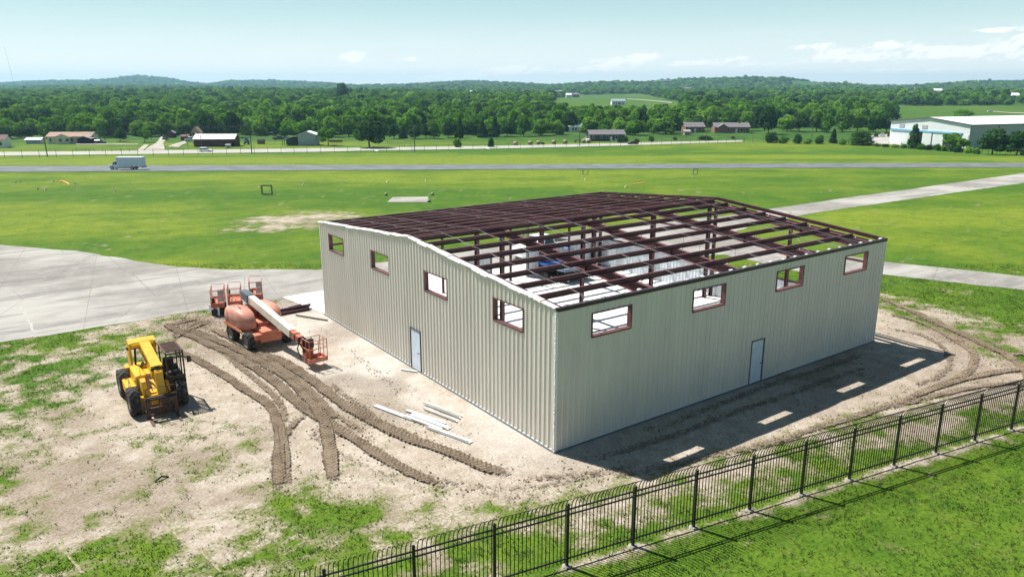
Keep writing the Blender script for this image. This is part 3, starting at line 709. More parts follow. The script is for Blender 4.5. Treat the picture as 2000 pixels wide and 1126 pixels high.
# base trim and ragged facing at the corner and over the gable edge
MB().box(-.10, -.066, -.10, WY, -.02, .05).box(-.065, LX, -.10, -.066, -.02, .05).build('base_trim', M['greycap'], B)
rnd = random.Random(5)
def flaps():
    """white facing of the wall insulation, folded over the gable edge sheet by sheet, each torn its own way"""
    b = MB(); y = -.02; k = 0; rn = random.Random(4)
    while y < WY-.1:
        y1 = min(WY+.02, y+rn.uniform(.75, 1.15)); n = 12; vs = []; up = rn.uniform(.0, .05); tw = rn.uniform(-.03, .05); out = rn.uniform(.0, .05); dr = rn.uniform(.02, .085)
        for i in range(n+1):
            yy = y+(y1-y)*i/n; z = roofz(yy)+.025+up+tw*(i/n-.5); q = rn.uniform(-.012, .012)
            vs += [(.13, yy, z-.012), (-.05, yy, z+q), (-.105-out*.5+q, yy, z-.015), (-.112-out, yy, z-dr*(.5+.5*abs(math.sin(i*.9+k)))-rn.random()*.03)]
        b.add(vs, [(i*4+j, i*4+j+1, i*4+j+5, i*4+j+4) for i in range(n) for j in range(3)]); y = y1-rn.uniform(-.05, .03); k += 1
    o = b.build('insulation_flap', M['flap'], B); md = o.modifiers.new('t', 'SOLIDIFY'); md.thickness = .012; md.offset = 0
    b = MB(); n = 150; vs = []
    for i in range(n+1):
        z = .03+(EH-.15)*i/n; r = rn.random()**2*.05
        vs += [(-.088-r*.5, -.03, z), (-.09-r*.4, -.085, z), (-.045+r, -.09-r*.3, z)]
    b.add(vs, [(i*3+j, i*3+j+1, i*3+j+4, i*3+j+3) for i in range(n) for j in range(2)])
    o = b.build('corner_flap', M['flap'], B); md = o.modifiers.new('t', 'SOLIDIFY'); md.thickness = .01; md.offset = 0
flaps()
for i in range(24):
    x = .55+i*.99; MB().box(x-.09, x+.05+.05*rnd.random(), -.03+.05*rnd.random(), .12, EH+.0, EH+.035+.03*rnd.random()).build('insulation_tab', M['flap'], B)
# steel frame
def cee(x, y, m=None, parent=B, z0=.1, z1=6., w=.2, d=.2, name='column'):
    b = MB(); t = .014
    b.box(x-w/2, x+w/2, y-d/2, y-d/2+t, z0, z1); b.box(x-w/2, x+w/2, y+d/2-t, y+d/2, z0, z1); b.box(x-t/2, x+t/2, y-d/2+t, y+d/2-t, z0, z1)
    b.box(x-w*.8, x+w*.8, y-d*.8, y+d*.8, z0, z0+.025)
    return b.build(name, m or M['steel'], parent)
RX = [5.75, 11.65, 17.6, 22.95]
for xr in RX:
    # tapered rafter, two halves: web, flanges
    b = MB(); fl = MB()
    for (ya, yb) in ((.16, RIDGE), (WY-.16, RIDGE)):
        za, zb = roofz(ya)-.23, roofz(RIDGE)-.23; da, db = .50, .34
        t = .007
        P = lambda x, y, z: (x, y, z)
        b.hexa([P(xr-t, ya, za-da), P(xr+t, ya, za-da), P(xr+t, yb, zb-db), P(xr-t, yb, zb-db), P(xr-t, ya, za), P(xr+t, ya, za), P(xr+t, yb, zb), P(xr-t, yb, zb)])
        for dz0, dz1, q in ((0, 0, .0), (da, db, -.014)):
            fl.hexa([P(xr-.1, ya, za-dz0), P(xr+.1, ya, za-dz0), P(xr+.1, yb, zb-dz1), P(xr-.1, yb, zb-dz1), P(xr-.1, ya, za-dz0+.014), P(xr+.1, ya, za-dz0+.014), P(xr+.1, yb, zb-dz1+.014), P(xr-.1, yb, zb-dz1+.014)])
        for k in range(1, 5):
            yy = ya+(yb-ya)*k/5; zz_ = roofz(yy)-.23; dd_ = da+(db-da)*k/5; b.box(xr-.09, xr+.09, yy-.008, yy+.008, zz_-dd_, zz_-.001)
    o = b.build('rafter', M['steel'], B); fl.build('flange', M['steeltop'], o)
    cee(xr, RIDGE, z1=roofz(RIDGE)-.58, w=.2, d=.22)
    cee(xr, .26, z1=EH-.72, w=.22, d=.34); cee(xr, WY-.26, z1=EH-.72, w=.22, d=.34)
for y in (.3, 5.95, RIDGE, 17.75, WY-.3):
    cee(LX-.22, y, z1=roofz(y)-.3, w=.18, d=.18); cee(.13, y, z1=roofz(y)-.25, w=.16, d=.16)
for x in (3., 8.8, 14.7, 20.4): cee(x, WY-.2, z1=EH-.2, w=.14, d=.14)
# gable rake angles at both ends
for x, w in ((.2, .16), (LX-.06, .12)):
    for (ya, yb) in ((0.02, RIDGE), (WY-.02, RIDGE)):
        MB().beam((x, ya, roofz(ya)-.09), (x, yb, roofz(RIDGE)-.09), w, .2).build('rake_beam', M['steel'], B)
MB().beam((LX-.3, .05, EH-.33), (LX-.3, RIDGE, RH-.33), .12, .16).beam((LX-.3, WY-.05, EH-.33), (LX-.3, RIDGE, RH-.33), .12, .16).build('rake_beam', M['steel'], B)
# purlins (Z sections)
def zee(y, z, sgn, name='purlin', h=.215, xa=.06, xb=LX-.75):
    b = MB(); t = .007; b.box(xa, xb, y-t/2, y+t/2, z-h, z); o = b.build(name, M['steel'], B)
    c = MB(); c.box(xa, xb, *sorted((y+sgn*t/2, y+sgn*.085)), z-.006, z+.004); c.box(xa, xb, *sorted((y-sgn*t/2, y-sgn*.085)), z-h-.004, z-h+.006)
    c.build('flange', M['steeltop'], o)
    return o
PY = [1.55+1.49*k for k in range(7)]
for y in PY+[RIDGE-.24]: zee(y, roofz(y)-.005, 1)
for y in PY+[RIDGE-.24]: zee(WY-y, roofz(y)-.005, -1)
# eave struts
b = MB().box(-.06, LX+.03, -.085, -.035, EH-.16, EH-.0).box(-.06, LX+.03, -.035, .10, EH-.012, EH-.002); b.build('eave_strut', M['eave'], B)
b = MB().box(.0, LX, WY-.06, WY-.04, EH-.22, EH).box(.0, LX, WY-.16, WY-.06, EH-.012, EH-.001); b.build('eave_strut', M['steel'], B)
# sag straps over the purlins, zig-zagging a little from purlin to purlin
lines = [1.9, 3.9, 7.6, 9.7, 13.6, 15.7, 19.4, 21.4]
allp = [0.05]+PY+[RIDGE-.24, RIDGE+.24]+[WY-y for y in reversed(PY)]+[WY-.05]
for i, x in enumerate(lines):
    s = MB()
    for k, (ya, yb) in enumerate(zip(allp, allp[1:])):
        xa, xb = x+.10*((k+i) % 2), x+.10*((k+i+1) % 2)
        up = k % 2 == 0
        s.beam((xa, ya, roofz(ya)+.008), (xb, yb, roofz(yb)+.008), .028, .006)
        s.beam((xa+.07, ya, roofz(ya)-(.20 if up else .03)), (xb+.07, yb, roofz(yb)-(.03 if up else .20)), .016, .008)
    s.build('strap', M['rod'], B)
# rod bracing in two bays and flange braces
for (xa, xb, ya, yb) in ((5.75, 11.65, .3, 6.), (5.75, 11.65, 6., RIDGE), (17.6, 22.95, .3, 6.), (17.6, 22.95, 6., RIDGE)):
    MB().tube((xa, ya, roofz(ya)-.45), (xb, yb, roofz(yb)-.45), .012, 5).build('brace_rod', M['rod'], B); MB().tube((xb, ya, roofz(ya)-.47), (xa, yb, roofz(yb)-.47), .012, 5).build('brace_rod', M['rod'], B)
for xr in RX:
    for y in PY[::2]+[WY-q for q in PY[::2]]:
        MB().beam((xr+.02, y, roofz(y)-.62), (xr+.5, y, roofz(y)-.22), .04, .04).build('flange_brace', M['steel'], B)
# girts
for z in (2.42, 4.52, 5.62):
    MB().box(.02, .20, .3, WY-.3, z, z+.012).box(.19, .20, .3, WY-.3, z-.06, z).build('girt', M['steel'], B)
    MB().box(.3, LX-.3, .02, .20, z, z+.012).box(.3, LX-.3, .19, .20, z-.06, z).build('girt', M['steel'], B)
for z in (2.46, 4.6): MB().box(LX-.16, LX-.02, .3, WY-.3, z, z+.014).box(LX-.16, LX-.148, .3, WY-.3, z-.1, z).build('girt', M['steel'], B)
for z in (4.6,): MB().box(.3, LX-.3, WY-.16, WY-.02, z, z+.014).box(.3, LX-.3, WY-.16, WY-.148, z-.1, z).build('girt', M['steel'], B)

# ------------------------------------------------------------------ black picket fence
FEN = thing('picket_fence', 'black steel picket fence with curved tops crossing the foreground', 'fence', (FP0[0], FP0[1], 0), math.atan2(FD[1], FD[0]))
SP = 2.46; n0, n1 = -7, 15
post = MB().box(-.04, .04, -.04, .04, -.05, 2.12); pm = None
for k in range(n0, n1+1):
    if pm is None:
        pm = post.build('post', M['black'], FEN, (k*SP, 0, 0)); MB().frus((-.05,.05,-.05,.05,2.12), (-.05,.05,-.05,.05,2.145)).frus((-.05,.05,-.05,.05,2.1452), (-.008,.008,-.008,.008,2.18)).build('post_cap', M['black'], pm)
        MB().lathe([(.0, .035), (.10, .035), (.15, .02), (.17, -.05)], 12, 'z').build('footing', M['footing'], pm); p1_ = pm
    else:
        c = pm.copy(); COL.objects.link(c); c.parent = FEN; c.location = (k*SP, 0, 0)
        for ch in [q for q in COL.objects if q.parent is pm and q.type == 'MESH']:
            e = ch.copy(); COL.objects.link(e); e.parent = c
pk_ = MB(); npk = 18
for i in range(npk):
    x = .04+(SP-.08)*(i+.5)/npk; r = .0105
    pts = [(x, -.034, .16), (x, -.034, 1.98)]
    for a in range(1, 7):
        th = rad(a*12); R_ = .55
        pts.append((x, -.034-R_*(1-math.cos(th)), 1.98+R_*math.sin(th)*1.12))
    for q, w in zip(pts, pts[1:]): pk_.beam(q, w, r*2, r*2)
g0 = pk_.build('picket_panel', M['black'], FEN, (n0*SP, 0, 0))
rails = [MB().box(.04, SP-.04, -.021, .021, z, z+.04).build('rail', M['black'], g0) for z in (1.96, 1.78, .26)]
for k in range(n0+1, n1):
    c = g0.copy(); COL.objects.link(c); c.parent = FEN; c.location = (k*SP, 0, 0); 
    for r0 in rails: e = r0.copy(); COL.objects.link(e); e.parent = c

# ------------------------------------------------------------------ white trim pieces dropped on the soil
tr = [((-3.9,8.45),(-3.22,6.09),.24,'long white trim board lying outermost from the building, far half of the line'), ((-3.33,6.55),(-2.72,4.42),.20,'white trim board touching the middle of the long outer line'), ((-3.05,5.0),(-2.32,2.65),.26,'long white trim board lying nearest the building corner'),
      ((-2.99,7.08),(-2.24,4.85),.16,'narrow white channel lying across the middle of the trim scrap'), ((-3.02,6.6),(-2.36,4.31),.30,'widest white flashing sheet lying between the narrow channel and the outer boards'),
      ((-1.96,7.26),(-1.42,4.95),.10,'thin white angle strip, second nearest the gable wall'), ((-1.75,7.2),(-1.22,5.05),.09,'thin white angle strip lying nearest the gable wall'), ((-2.25,6.75),(-1.72,4.70),.12,'slim dusty white channel between the thin strips and the wide flashing')]
for i, (a, b, w, lb) in enumerate(tr):
    L = (Vector(b)-Vector(a)).length; an = math.atan2(b[1]-a[1], b[0]-a[0]); o = MB(); z = .012
    o.box(0, L, -w/2, w/2, z, z+.008); o.box(0, L, -w/2, -w/2+.008, z+.008, z+.05+.03*(i % 3)); o.box(0, L, w/2-.008, w/2, z+.008, z+.03+.03*(i % 2))
    ob_ = o.build('metal_trim', M['trim']); ob_.location = (a[0], a[1], .03+.018*(i % 2)); ob_.rotation_euler = (0, rad(.15), an); tag(ob_, lb, 'metal trim', 'white trim pieces scattered on the soil')
# maroon steel members in a heap
rnd = random.Random(9)
bl = ['dark red steel member at the front of the heap beside the boom lift', 'second dark red steel member from the front of the heap', 'dark red steel member in the middle of the heap, lying askew', 'dark red steel member at the back of the heap, nearest the concrete drive', 'topmost dark red steel member lying across the heap', 'short dark red steel member on top of the heap near its right end', 'dark red steel member low in the heap, second from the back']
for i, (dx, dy, dz, L, a) in enumerate([(0,0,.0,2.3,.03), (.1,.16,.0,2.25,.07), (.25,.32,.0,2.1,.13), (.5,.66,.0,1.9,.1), (.3,.25,.17,2.2,.05), (1.0,.42,.17,1.0,.22), (.35,.5,.0,2.1,.02)]):
    o = MB().box(0, L, -.06, .06, .0, .012).box(0, L, -.006, .006, .012, .14).box(0, L, -.06, .06, .14, .152).build('steel_member', M['steel'])
    o.location = (-2.75+dx, 25.2+dy, .03+dz); o.rotation_euler = (0, 0, a); tag(o, bl[i], 'steel beam', 'steel members heaped by the boom lift')
a, b = at(578, 617), at(640, 627); o = MB().beam((0, 0, .06), ((b-a).x, (b-a).y, .05), .09, .06).build('timber', M['wood']); o.location = (a.x, a.y, .02); tag(o, 'grey timber lying on the soil between the boom lift and the gable wall', 'timber')
a, b = at(783, 722), at(815, 727); o = MB().beam((0, 0, .03), ((b-a).x, (b-a).y, .03), .12, .03).build('board', M['trim']); o.location = (a.x, a.y, .03); tag(o, 'short pale board lying at the foot of the gable wall by its door', 'board')
a = at(303, 941); o = MB(); o.path([(0, 0, .03), (.12, .03, .09), (.25, .10, .12), (.38, .12, .06), (.5, .1, .02)], .035, 6); o = o.build('scrap_hose', M['black']); o.location = a; tag(o, 'short curl of black hose lying on the patchy grass below the telehandler', 'hose')
# rebar stakes on the far side
rs = ['leftmost', 'second', 'third', 'rightmost']
for i, (u, v) in enumerate([(1334,484),(1366,492),(1400,504),(1435,508)]):
    p = at(u, v); o = MB().tube((0, 0, 0), (0, 0, .9), .012, 5).tube((0, 0, .9), (0, 0, .94), .02, 6).build('stake', M['darkm']); o.location = p; tag(o, '%s thin dark stake in the concrete edge behind the building' % rs[i], 'stake', 'thin stakes behind the building')
# ------------------------------------------------------------------ machines
def wheel(parent, pos, R, W_, rimm, name='wheel', lugs=16, face=0):
    """tyre with chevron lugs; the rim is its child. face: +1/-1 shows the dish on that side"""
    b = MB(); h = W_/2
    b.lathe([(R*.56, -h*.8), (R*.66, -h), (R*.9, -h), (R*.955, -h*.8), (R*.955, h*.8), (R*.9, h), (R*.66, h), (R*.56, h*.8)], 28)
    for i in range(lugs):
        for sd in (-1, 1):
            a = 2*math.pi*(i+(.25 if sd > 0 else 0))/lugs; a2 = a+2*math.pi/lugs*.62
            vs = []
            for (aa, yy, rr) in ((a, sd*h*1.0, 1), (a2, sd*h*.02, 1)):
                for (da, r_) in ((-.075, .93), (.075, .93), (.06, 1.0), (-.06, 1.0)):
                    r2 = R*r_ if not (abs(yy) > h*.9 and r_ > .95) else R*.975
                    vs.append((r2*math.cos(aa+da*16/lugs), yy, r2*math.sin(aa+da*16/lugs)))
            b.add(vs, [(0,1,2,3), (7,6,5,4), (0,4,5,1), (1,5,6,2), (2,6,7,3), (3,7,4,0)])
    o = b.build(name, M['tyre'], parent, pos)
    r = MB(); r.lathe([(.0, -h*.35), (R*.16, -h*.35), (R*.2, -h*.6), (R*.3, -h*.45), (R*.5, -h*.55), (R*.57, -h*.86), (R*.6, -h*.86), (R*.6, h*.86), (R*.57, h*.86), (R*.5, h*.55), (R*.3, h*.45), (R*.2, h*.6), (R*.16, h*.35), (0, h*.35)], 24)
    r.build('rim', rimm, o) if True else None
    return o
def glyphs(parent, mtx, word, hgt, m, name='lettering'):
    cu = bpy.data.curves.new(name, 'FONT'); cu.body = word; cu.size = hgt; cu.extrude = .004; cu.align_x = 'CENTER'
    t = bpy.data.objects.new('t', cu); COL.objects.link(t); dg = bpy.context.evaluated_depsgraph_get(); dg.update()
    me = bpy.data.meshes.new_from_object(t.evaluated_get(dg)); me.name = name; bpy.data.objects.remove(t)
    me.materials.clear(); me.materials.append(m); o = link(name, me, parent); o.matrix_local = mtx
    return o
# --- yellow telehandler
Tt = thing('telehandler', 'yellow telehandler with an open dark cab and pallet forks resting on the soil', 'telehandler', (-12.1, 14.0, 0), rad(-91))
for (x, y) in ((0, 1.0), (0, -1.0), (-2.75, 1.0), (-2.75, -1.0)): wheel(Tt, (x, y, .64), .65, .44, M['dusty'])
b = MB(); b.box(-3.45, .45, -.42, .42, .62, 1.02); b.box(-.12, .12, -.8, .8, .52, .74); b.box(-2.87, -2.63, -.8, .8, .52, .74); b.box(-3.6, -3.1, -.8, .8, .66, 1.2); b.box(.3, .62, -.36, .36, .5, .95)
b.build('chassis', M['yellow'], Tt)
b = MB(); b.rbox(-2.2, -.66, -1.12, -.44, .60, 1.0, .06); b.build('side_deck', M['yellow'], Tt)
b = MB(); b.rbox(-2.15, -.45, -.74, -.24, 1.003, 1.62, .12, 4); b.build('engine_hood', M['yellow'], Tt)
b = MB(); b.prism([(-.55, .98), (.38, .9), (.38, 1.25), (.2, 1.5), (-.1, 1.58), (-.55, 1.2)], -.62, -.42); b.prism([(-.55, .98), (.38, .9), (.38, 1.2), (.1, 1.35), (-.55, 1.15)], .42, .52); b.build('boom_rest', M['yellow'], Tt)
b = MB()
for y in (-.62, .46): b.prism([(-3.3, .8), (-2.25, .8), (-2.3, 1.4), (-2.42, 2.1), (-2.3, 2.6), (-2.75, 2.72), (-3.1, 2.55), (-3.22, 1.9)], y, y+.1)
b.build('tower_plate', M['yellow'], Tt)
b = MB(); b.prism([(-3.02, 2.36), (-2.3, 2.36), (-2.24, 2.50), (-2.36, 2.62), (-2.8, 2.70), (-3.02, 2.6)], -.52, .46); b.build('tower_cap', M['yellow'], Tt)
MB().tube((-2.6, -.7, 2.3), (-2.6, .62, 2.3), .08, 10).build('pivot_pin', M['darkm'], Tt)
bo = MB(); bo.beam((-2.75, .06, 2.40), (.0, .10, 1.90), .44, .54); bo = bo.build('boom', M['yellow'], Tt)
MB().beam((-2.3, .07, 2.60), (-.05, .10, 2.19), .16, .03).build('wear_strip', M['yellow'], bo)
b = MB(); b.beam((-.12, .10, 1.92), (.16, .10, 1.87), .48, .60); b.build('boom_collar', M['yellow'], bo)
b = MB(); b.beam((.0, .10, 1.88), (.35, .10, 1.80), .30, .36); b.hexa([(.17, -.06, 1.60), (.17, .26, 1.60), (.50, .25, 1.62), (.50, -.05, 1.62), (.17, -.06, 1.98), (.17, .26, 1.98), (.46, .25, 1.93), (.46, -.05, 1.93)])
b.beam((.34, .10, 1.88), (.70, .10, .46), .33, .36); b.build('inner_boom', M['yellow'], Tt)
MB().tube((.2, -.17, 2.0), (.2, .37, 2.0), .06, 10).box(.12, .26, .0, .20, 2.02, 2.16).build('boom_head_pin', M['darkm'], Tt)
dv = (Vector((.0, .10, 1.90))-Vector((-2.75, .06, 2.40))).normalized(); nrm = Vector((0, -1, 0)); upv = nrm.cross(dv)
mt = Matrix((( dv.x, upv.x, nrm.x, -1.25), (dv.y, upv.y, nrm.y, -.148), (dv.z, upv.z, nrm.z, 2.12), (0, 0, 0, 1)))
gl_ = MB(); x = -.62    # the boom's black lettering is too small in the photograph to be read: seven upright block strokes
for i in range(7):
    gl_.box(x, x+.045, -.13, .13, 0, .004); gl_.box(x+.045, x+.12, -.13+.09*(i % 3), -.09+.09*(i % 3), 0, .004)
    if i % 2: gl_.box(x+.08, x+.12, -.13, .13, 0, .004)
    x += .175
gl_ = gl_.build('lettering', M['black'], bo); gl_.matrix_local = mt
MB().tube((-2.5, -.38, 1.1), (-1.15, -.26, 1.94), .075, 10).tube((-1.3, -.27, 1.86), (-.75, -.22, 2.0), .04, 8).build('lift_cylinder', M['darkm'], Tt)
MB().tube((-2.9, -.38, 1.0), (-2.85, -.30, 2.2), .05, 8).build('tilt_cylinder', M['darkm'], Tt)
b = MB()   # carriage
for y in (-.62, .62): b.box(.98, 1.06, y-.05, y+.05, .06, .98)
b.box(.94, 1.04, -.66, .66, .88, 1.02); b.box(.96, 1.03, -.57, .57, .44, .52); b.box(.96, 1.03, -.57, .57, .1, .2)
b.box(.90, .98, .0, .32, .15, .95); b.box(.97, 1.02, -.12, -.06, .2, .88); b.build('fork_carriage', M['rust'], Tt)
b = MB().path([(1.0, -.6, 1.02), (1.0, -.6, 1.42), (1.0, .6, 1.42), (1.0, .6, 1.02)], .018, 6).tube((1.0, -.6, 1.2), (1.0, -.2, 1.2), .012); b.build('load_backrest', M['rust'], Tt)
MB().tube((1.08, -.5, .92), (1.08, .62, .92), .05, 8).box(1.0, 1.09, .38, .62, 1.021, 1.07).build('carriage_shaft', M['black'], Tt)
for y in (-.56, .56): MB().box(1.062, 1.11, y-.055, y+.055, .045, .9).frus((1.11, 2.02, y-.06, y+.06, .03), (1.11, 1.85, y-.055, y+.055, .075)).build('fork', M['rust'], Tt)
b = MB()   # cab
cx0, cx1, cy0, cy1, cz0, cz1 = -1.62, .06, .52, 1.30, .80, 2.52
b.box(cx0, cx1, cy0, cy1, cz0, cz0+.06); b.box(cx1-.05, cx1, cy0, cy1, cz0+.06, 1.48); b.box(cx0, cx0+.05, cy0, cy1, cz0+.06, 1.5); b.box(cx0+.05, cx1-.05, cy1-.04, cy1, cz0+.06, 1.3)
b.build('cab_body', M['black'], Tt)
b = MB()
for (x, y) in ((cx0+.03, cy0+.03), (cx1-.03, cy0+.03), (cx0+.03, cy1-.03), (cx1-.03, cy1-.03), (cx1-.7, cy1-.03)): b.box(x-.03, x+.03, y-.03, y+.03, cz0+.06, cz1)
b.box(cx0, cx1, cy0, cy0+.05, cz1, cz1+.05); b.box(cx0, cx1, cy1-.05, cy1, cz1, cz1+.05); b.box(cx1-.05, cx1, cy0+.05, cy1-.05, cz1-.02, cz1+.04)
for k in range(3): b.tube((cx1-.02, cy0+.12+.17*k+.1, 1.48), (cx1-.02, cy0+.12+.17*k+.1, cz1), .012, 5)
b.box(cx1-.03, cx1+.01, cy0, cy1, 2.30, 2.36); b.build('cab_frame', M['black'], Tt)
b = MB(); b.box(cx0-.05, cx1-.5+.5, cy0-.02, cy0+.06, cz1+.05, cz1+.10); b.box(cx0-.05, cx1, cy1-.06, cy1+.02, cz1+.05, cz1+.10)
for k in range(13): x = cx0+.02+k*(1.58/13); b.box(x, x+.055, cy0+.06, cy1-.06, cz1+.055, cz1+.095)
b.build('roof_grill', M['rust'], Tt)
b = MB().rbox(-1.25, -.75, .62, 1.06, 1.02, 1.32, .08).rbox(-1.36, -1.2, .60, 1.08, 1.2, 2.0, .07); b.build('seat', M['seatv'], Tt)
b = MB().rbox(-.45, -.1, .62, 1.06, 1.0, 1.62, .06); b.build('console', M['seatv'], Tt)
b = MB()
for k in range(14):
    a0, a1 = 2*math.pi*k/14, 2*math.pi*(k+1)/14; f_ = lambda a: Vector((-.42+.18*math.cos(a)*.5, .84+.2*math.sin(a), 1.78+.18*math.cos(a)*.86)); b.tube(f_(a0), f_(a1), .018, 5)
b.tube((-.3, .84, 1.6), (-.42, .84, 1.78), .02).build('steering_wheel', M['seatv'], Tt)
MB().tube((-.05, 1.2, 2.1), (.05, 1.5, 2.16), .014).rbox(.02, .08, 1.42, 1.60, 2.0, 2.3, .02).build('mirror', M['black'], Tt)
MB().tube((-.7, -.6, 1.0), (-.7, -.62, 1.26), .012).tube((-.72, -.62, 1.28), (-.66, -.62, 1.29), .15, 14).build('mirror', M['black'], Tt)
MB().path([(-1.9, -1.0, 1.02), (-1.9, -.9, 1.14), (-1.2, -.95, 1.16), (-.7, -1.05, 1.02)], .016, 6).build('grab_rail', M['black'], Tt)
MB().tube((-.5, -.52, 1.5), (-.5, -.52, 1.95), .01).build('aerial', M['black'], Tt)
MB().path([(.0, .3, 1.5), (.5, .42, 1.0), (.9, .35, .8)], .02).path([(.1, -.25, 1.2), (.5, -.1, .8), (.9, .0, .7)], .02).build('hydraulic_hose', M['black'], Tt)

# --- orange boom lift
Bl = thing('boom_lift', 'faded orange telescopic boom lift with a long cream boom lowered to the ground', 'boom lift', (-5.15, 20.9, 0), rad(-85))
for (x, y) in ((1.12, 1.12), (1.12, -1.12), (-1.12, 1.12), (-1.12, -1.12)): wheel(Bl, (x, y, .5), .52, .42, M['dusty'], lugs=14)
b = MB(); b.box(-1.5, 1.6, -.62, .62, .42, .86); b.box(1.0, 1.25, -.92, .92, .38, .62); b.box(-1.25, -1.0, -.92, .92, .38, .62); b.rbox(.35, 1.75, -.52, .45, .862, 1.08, .05); b.rbox(1.2, 1.75, -.95, -.55, .66, .96, .05)
b.build('chassis', M['orange'], Bl)
MB().lathe([(0, .862), (.62, .862), (.62, 1.06), (0, 1.06)], 24, 'z').build('turntable', M['darkm'], Bl)
def hood(y0, y1, name, side):
    """rounded moulded hood: plan lozenge, domed top"""
    b = MB(); NX, NA = 18, 12; vs, fs = [], []
    for i in range(NX+1):
        t = i/NX; x = -1.75+2.75*t
        e = max(.02, 1-max(0, (t-.42)/.58)**3.0)*(1-max(0, (.10-t)/.10)**2*.18)
        H = (1.02+.10*math.sin(t*2.6))*e**.55; zb = .98+(1-e)*.16
        yc = (y0+y1)/2-side*.10*(1-e); hw = (y1-y0)/2*e**.5
        for j in range(NA+1):
            th = math.pi*j/NA; cx_ = math.cos(th); sx = math.sin(th)
            yy = yc-hw*math.copysign(abs(cx_)**.42, cx_); z2 = zb+H*abs(sx)**.42
            vs.append((x, yy, z2))
    m = NA+1
    for i in range(NX):
        for j in range(NA): q = i*m+j; fs.append((q, q+1, q+m+1, q+m))
        fs.append((i*m+NA, i*m, (i+1)*m, (i+1)*m+NA))
    fs.append(tuple(range(NA, -1, -1))); fs.append(tuple(NX*m+j for j in range(m)))
    b.add(vs, fs, True); o = b.build(name, M['pink'], Bl)
    return o
h1 = hood(-1.38, -.30, 'engine_hood', -1); h2 = hood(.34, 1.28, 'tank_hood', 1)
MB().box(-.55, -.17, -.93, -.87, 2.07, 2.12).build('handle', M['black'], h1)
seam = MB(); seam.path([(-1.1, -1.385, 1.15), (-1.12, -1.36, 1.75), (-1.12, -1.2, 2.06), (-1.12, -.6, 2.075)], .012, 5); seam.build('seam', M['rust'], h1)
s = MB(); s.box(-1.78, .9, -1.40, -1.36, .96, 1.1).build('hood_skirt', M['orange'], h1)
b = MB(); b.box(-1.5, .6, -.3, .34, 1.06, 1.3); b.box(-1.6, -.9, -.26, .3, 1.3, 1.9); b.build('turret', M['orange'], Bl)
b = MB(); rnd = random.Random(2)
for k in range(6): b.box(-.9+k*.2, -.78+k*.2, .30, .40, 1.5, 1.8+.05*rnd.random())
b.path([(-.9, .36, 1.85), (-.2, .38, 1.75), (.5, .33, 1.35)], .03).path([(-.8, .42, 1.8), (-.1, .42, 1.7), (.5, .38, 1.3)], .03).build('valve_bank', M['darkm'], Bl)
ba, bb = Vector((-1.35, .0, 2.42)), Vector((3.95, .22, 1.42))
bo = MB().beam(ba, bb, .36, .44).build('boom', M['cream'], Bl)
d_ = (bb-ba).normalized()
MB().beam(ba-d_*.25, ba+d_*.42, .46, .46, .48, .52).beam(ba-d_*.72-Vector((0, 0, -.06)), ba-d_*.25, .34, .16, .46, .46).build('boom_end_cap', M['greycap'], bo)
MB().beam(bb+d_*.001, bb+d_*.95, .30, .38).build('boom_section', M['orange'], bo)
MB().beam(bb+d_*.5, bb+d_*.53, .36, .44).beam(bb+d_*.93, bb+d_*1.0, .33, .41).build('boom_band', M['darkm'], bo)
MB().tube(ba+Vector((.3, .25, .05)), bb+Vector((-.2, .21, .08)), .022, 6).build('boom_hose', M['orange'], bo)
e_ = bb+d_*.95
b = MB(); b.beam(e_, e_+Vector((.55, .03, -.35)), .2, .26); b.tube(e_+Vector((.3, -.2, -.1)), e_+Vector((.3, .22, -.1)), .09, 10); b.box(5.2, 5.6, .15, .6, .42, 1.0); b.build('jib', M['orange'], Bl)
MB().tube(e_+Vector((-.1, .0, .0)), e_+Vector((.5, .02, -.05)), .06, 8).path([e_+Vector((-.2, -.15, .1)), e_+Vector((.2, -.28, .12)), e_+Vector((.6, -.2, -.3))], .03).build('jib_cylinder', M['darkm'], Bl)
bx0, bx1, by0, by1 = 5.62, 6.42, -.02, .98
bk = MB(); bk.box(bx0, bx1, by0, by1, .38, .44); bk.box(bx0, bx0+.03, by0, by1, .44, .6); bk.box(bx1-.03, bx1, by0, by1, .44, .6); bk.box(bx0+.03, bx1-.03, by0, by0+.03, .44, .6); bk.box(bx0+.03, bx1-.03, by1-.03, by1, .44, .6)
bk = bk.build('basket', M['orange'], Bl)
r = MB()
for z in (1.12, 1.58): r.path([(bx0, by0, z), (bx1, by0, z), (bx1, by1, z), (bx0, by1, z), (bx0, by0, z)], .021, 6)
for (x, y) in ((bx0, by0), (bx1, by0), (bx1, by1), (bx0, by1), (bx0, .5), (bx1, .5), ((bx0+bx1)/2, by1), ((bx0+bx1)/2, by0)): r.tube((x, y, .44), (x, y, 1.58), .021, 6)
r.build('guard_rail', M['orange'], bk)
MB().rbox(bx0-.05, bx0+.22, .1, .55, 1.05, 1.5, .03).rbox(bx0-.1, bx0+.05, .0, .2, .8, 1.6, .03).build('control_box', M['darkm'], bk)
MB().path([(bx0-.1, -.1, .5), (bx0-.25, -.2, 1.0), (bx0-.05, -.1, 1.45)], .03).build('hose', M['darkm'], bk)

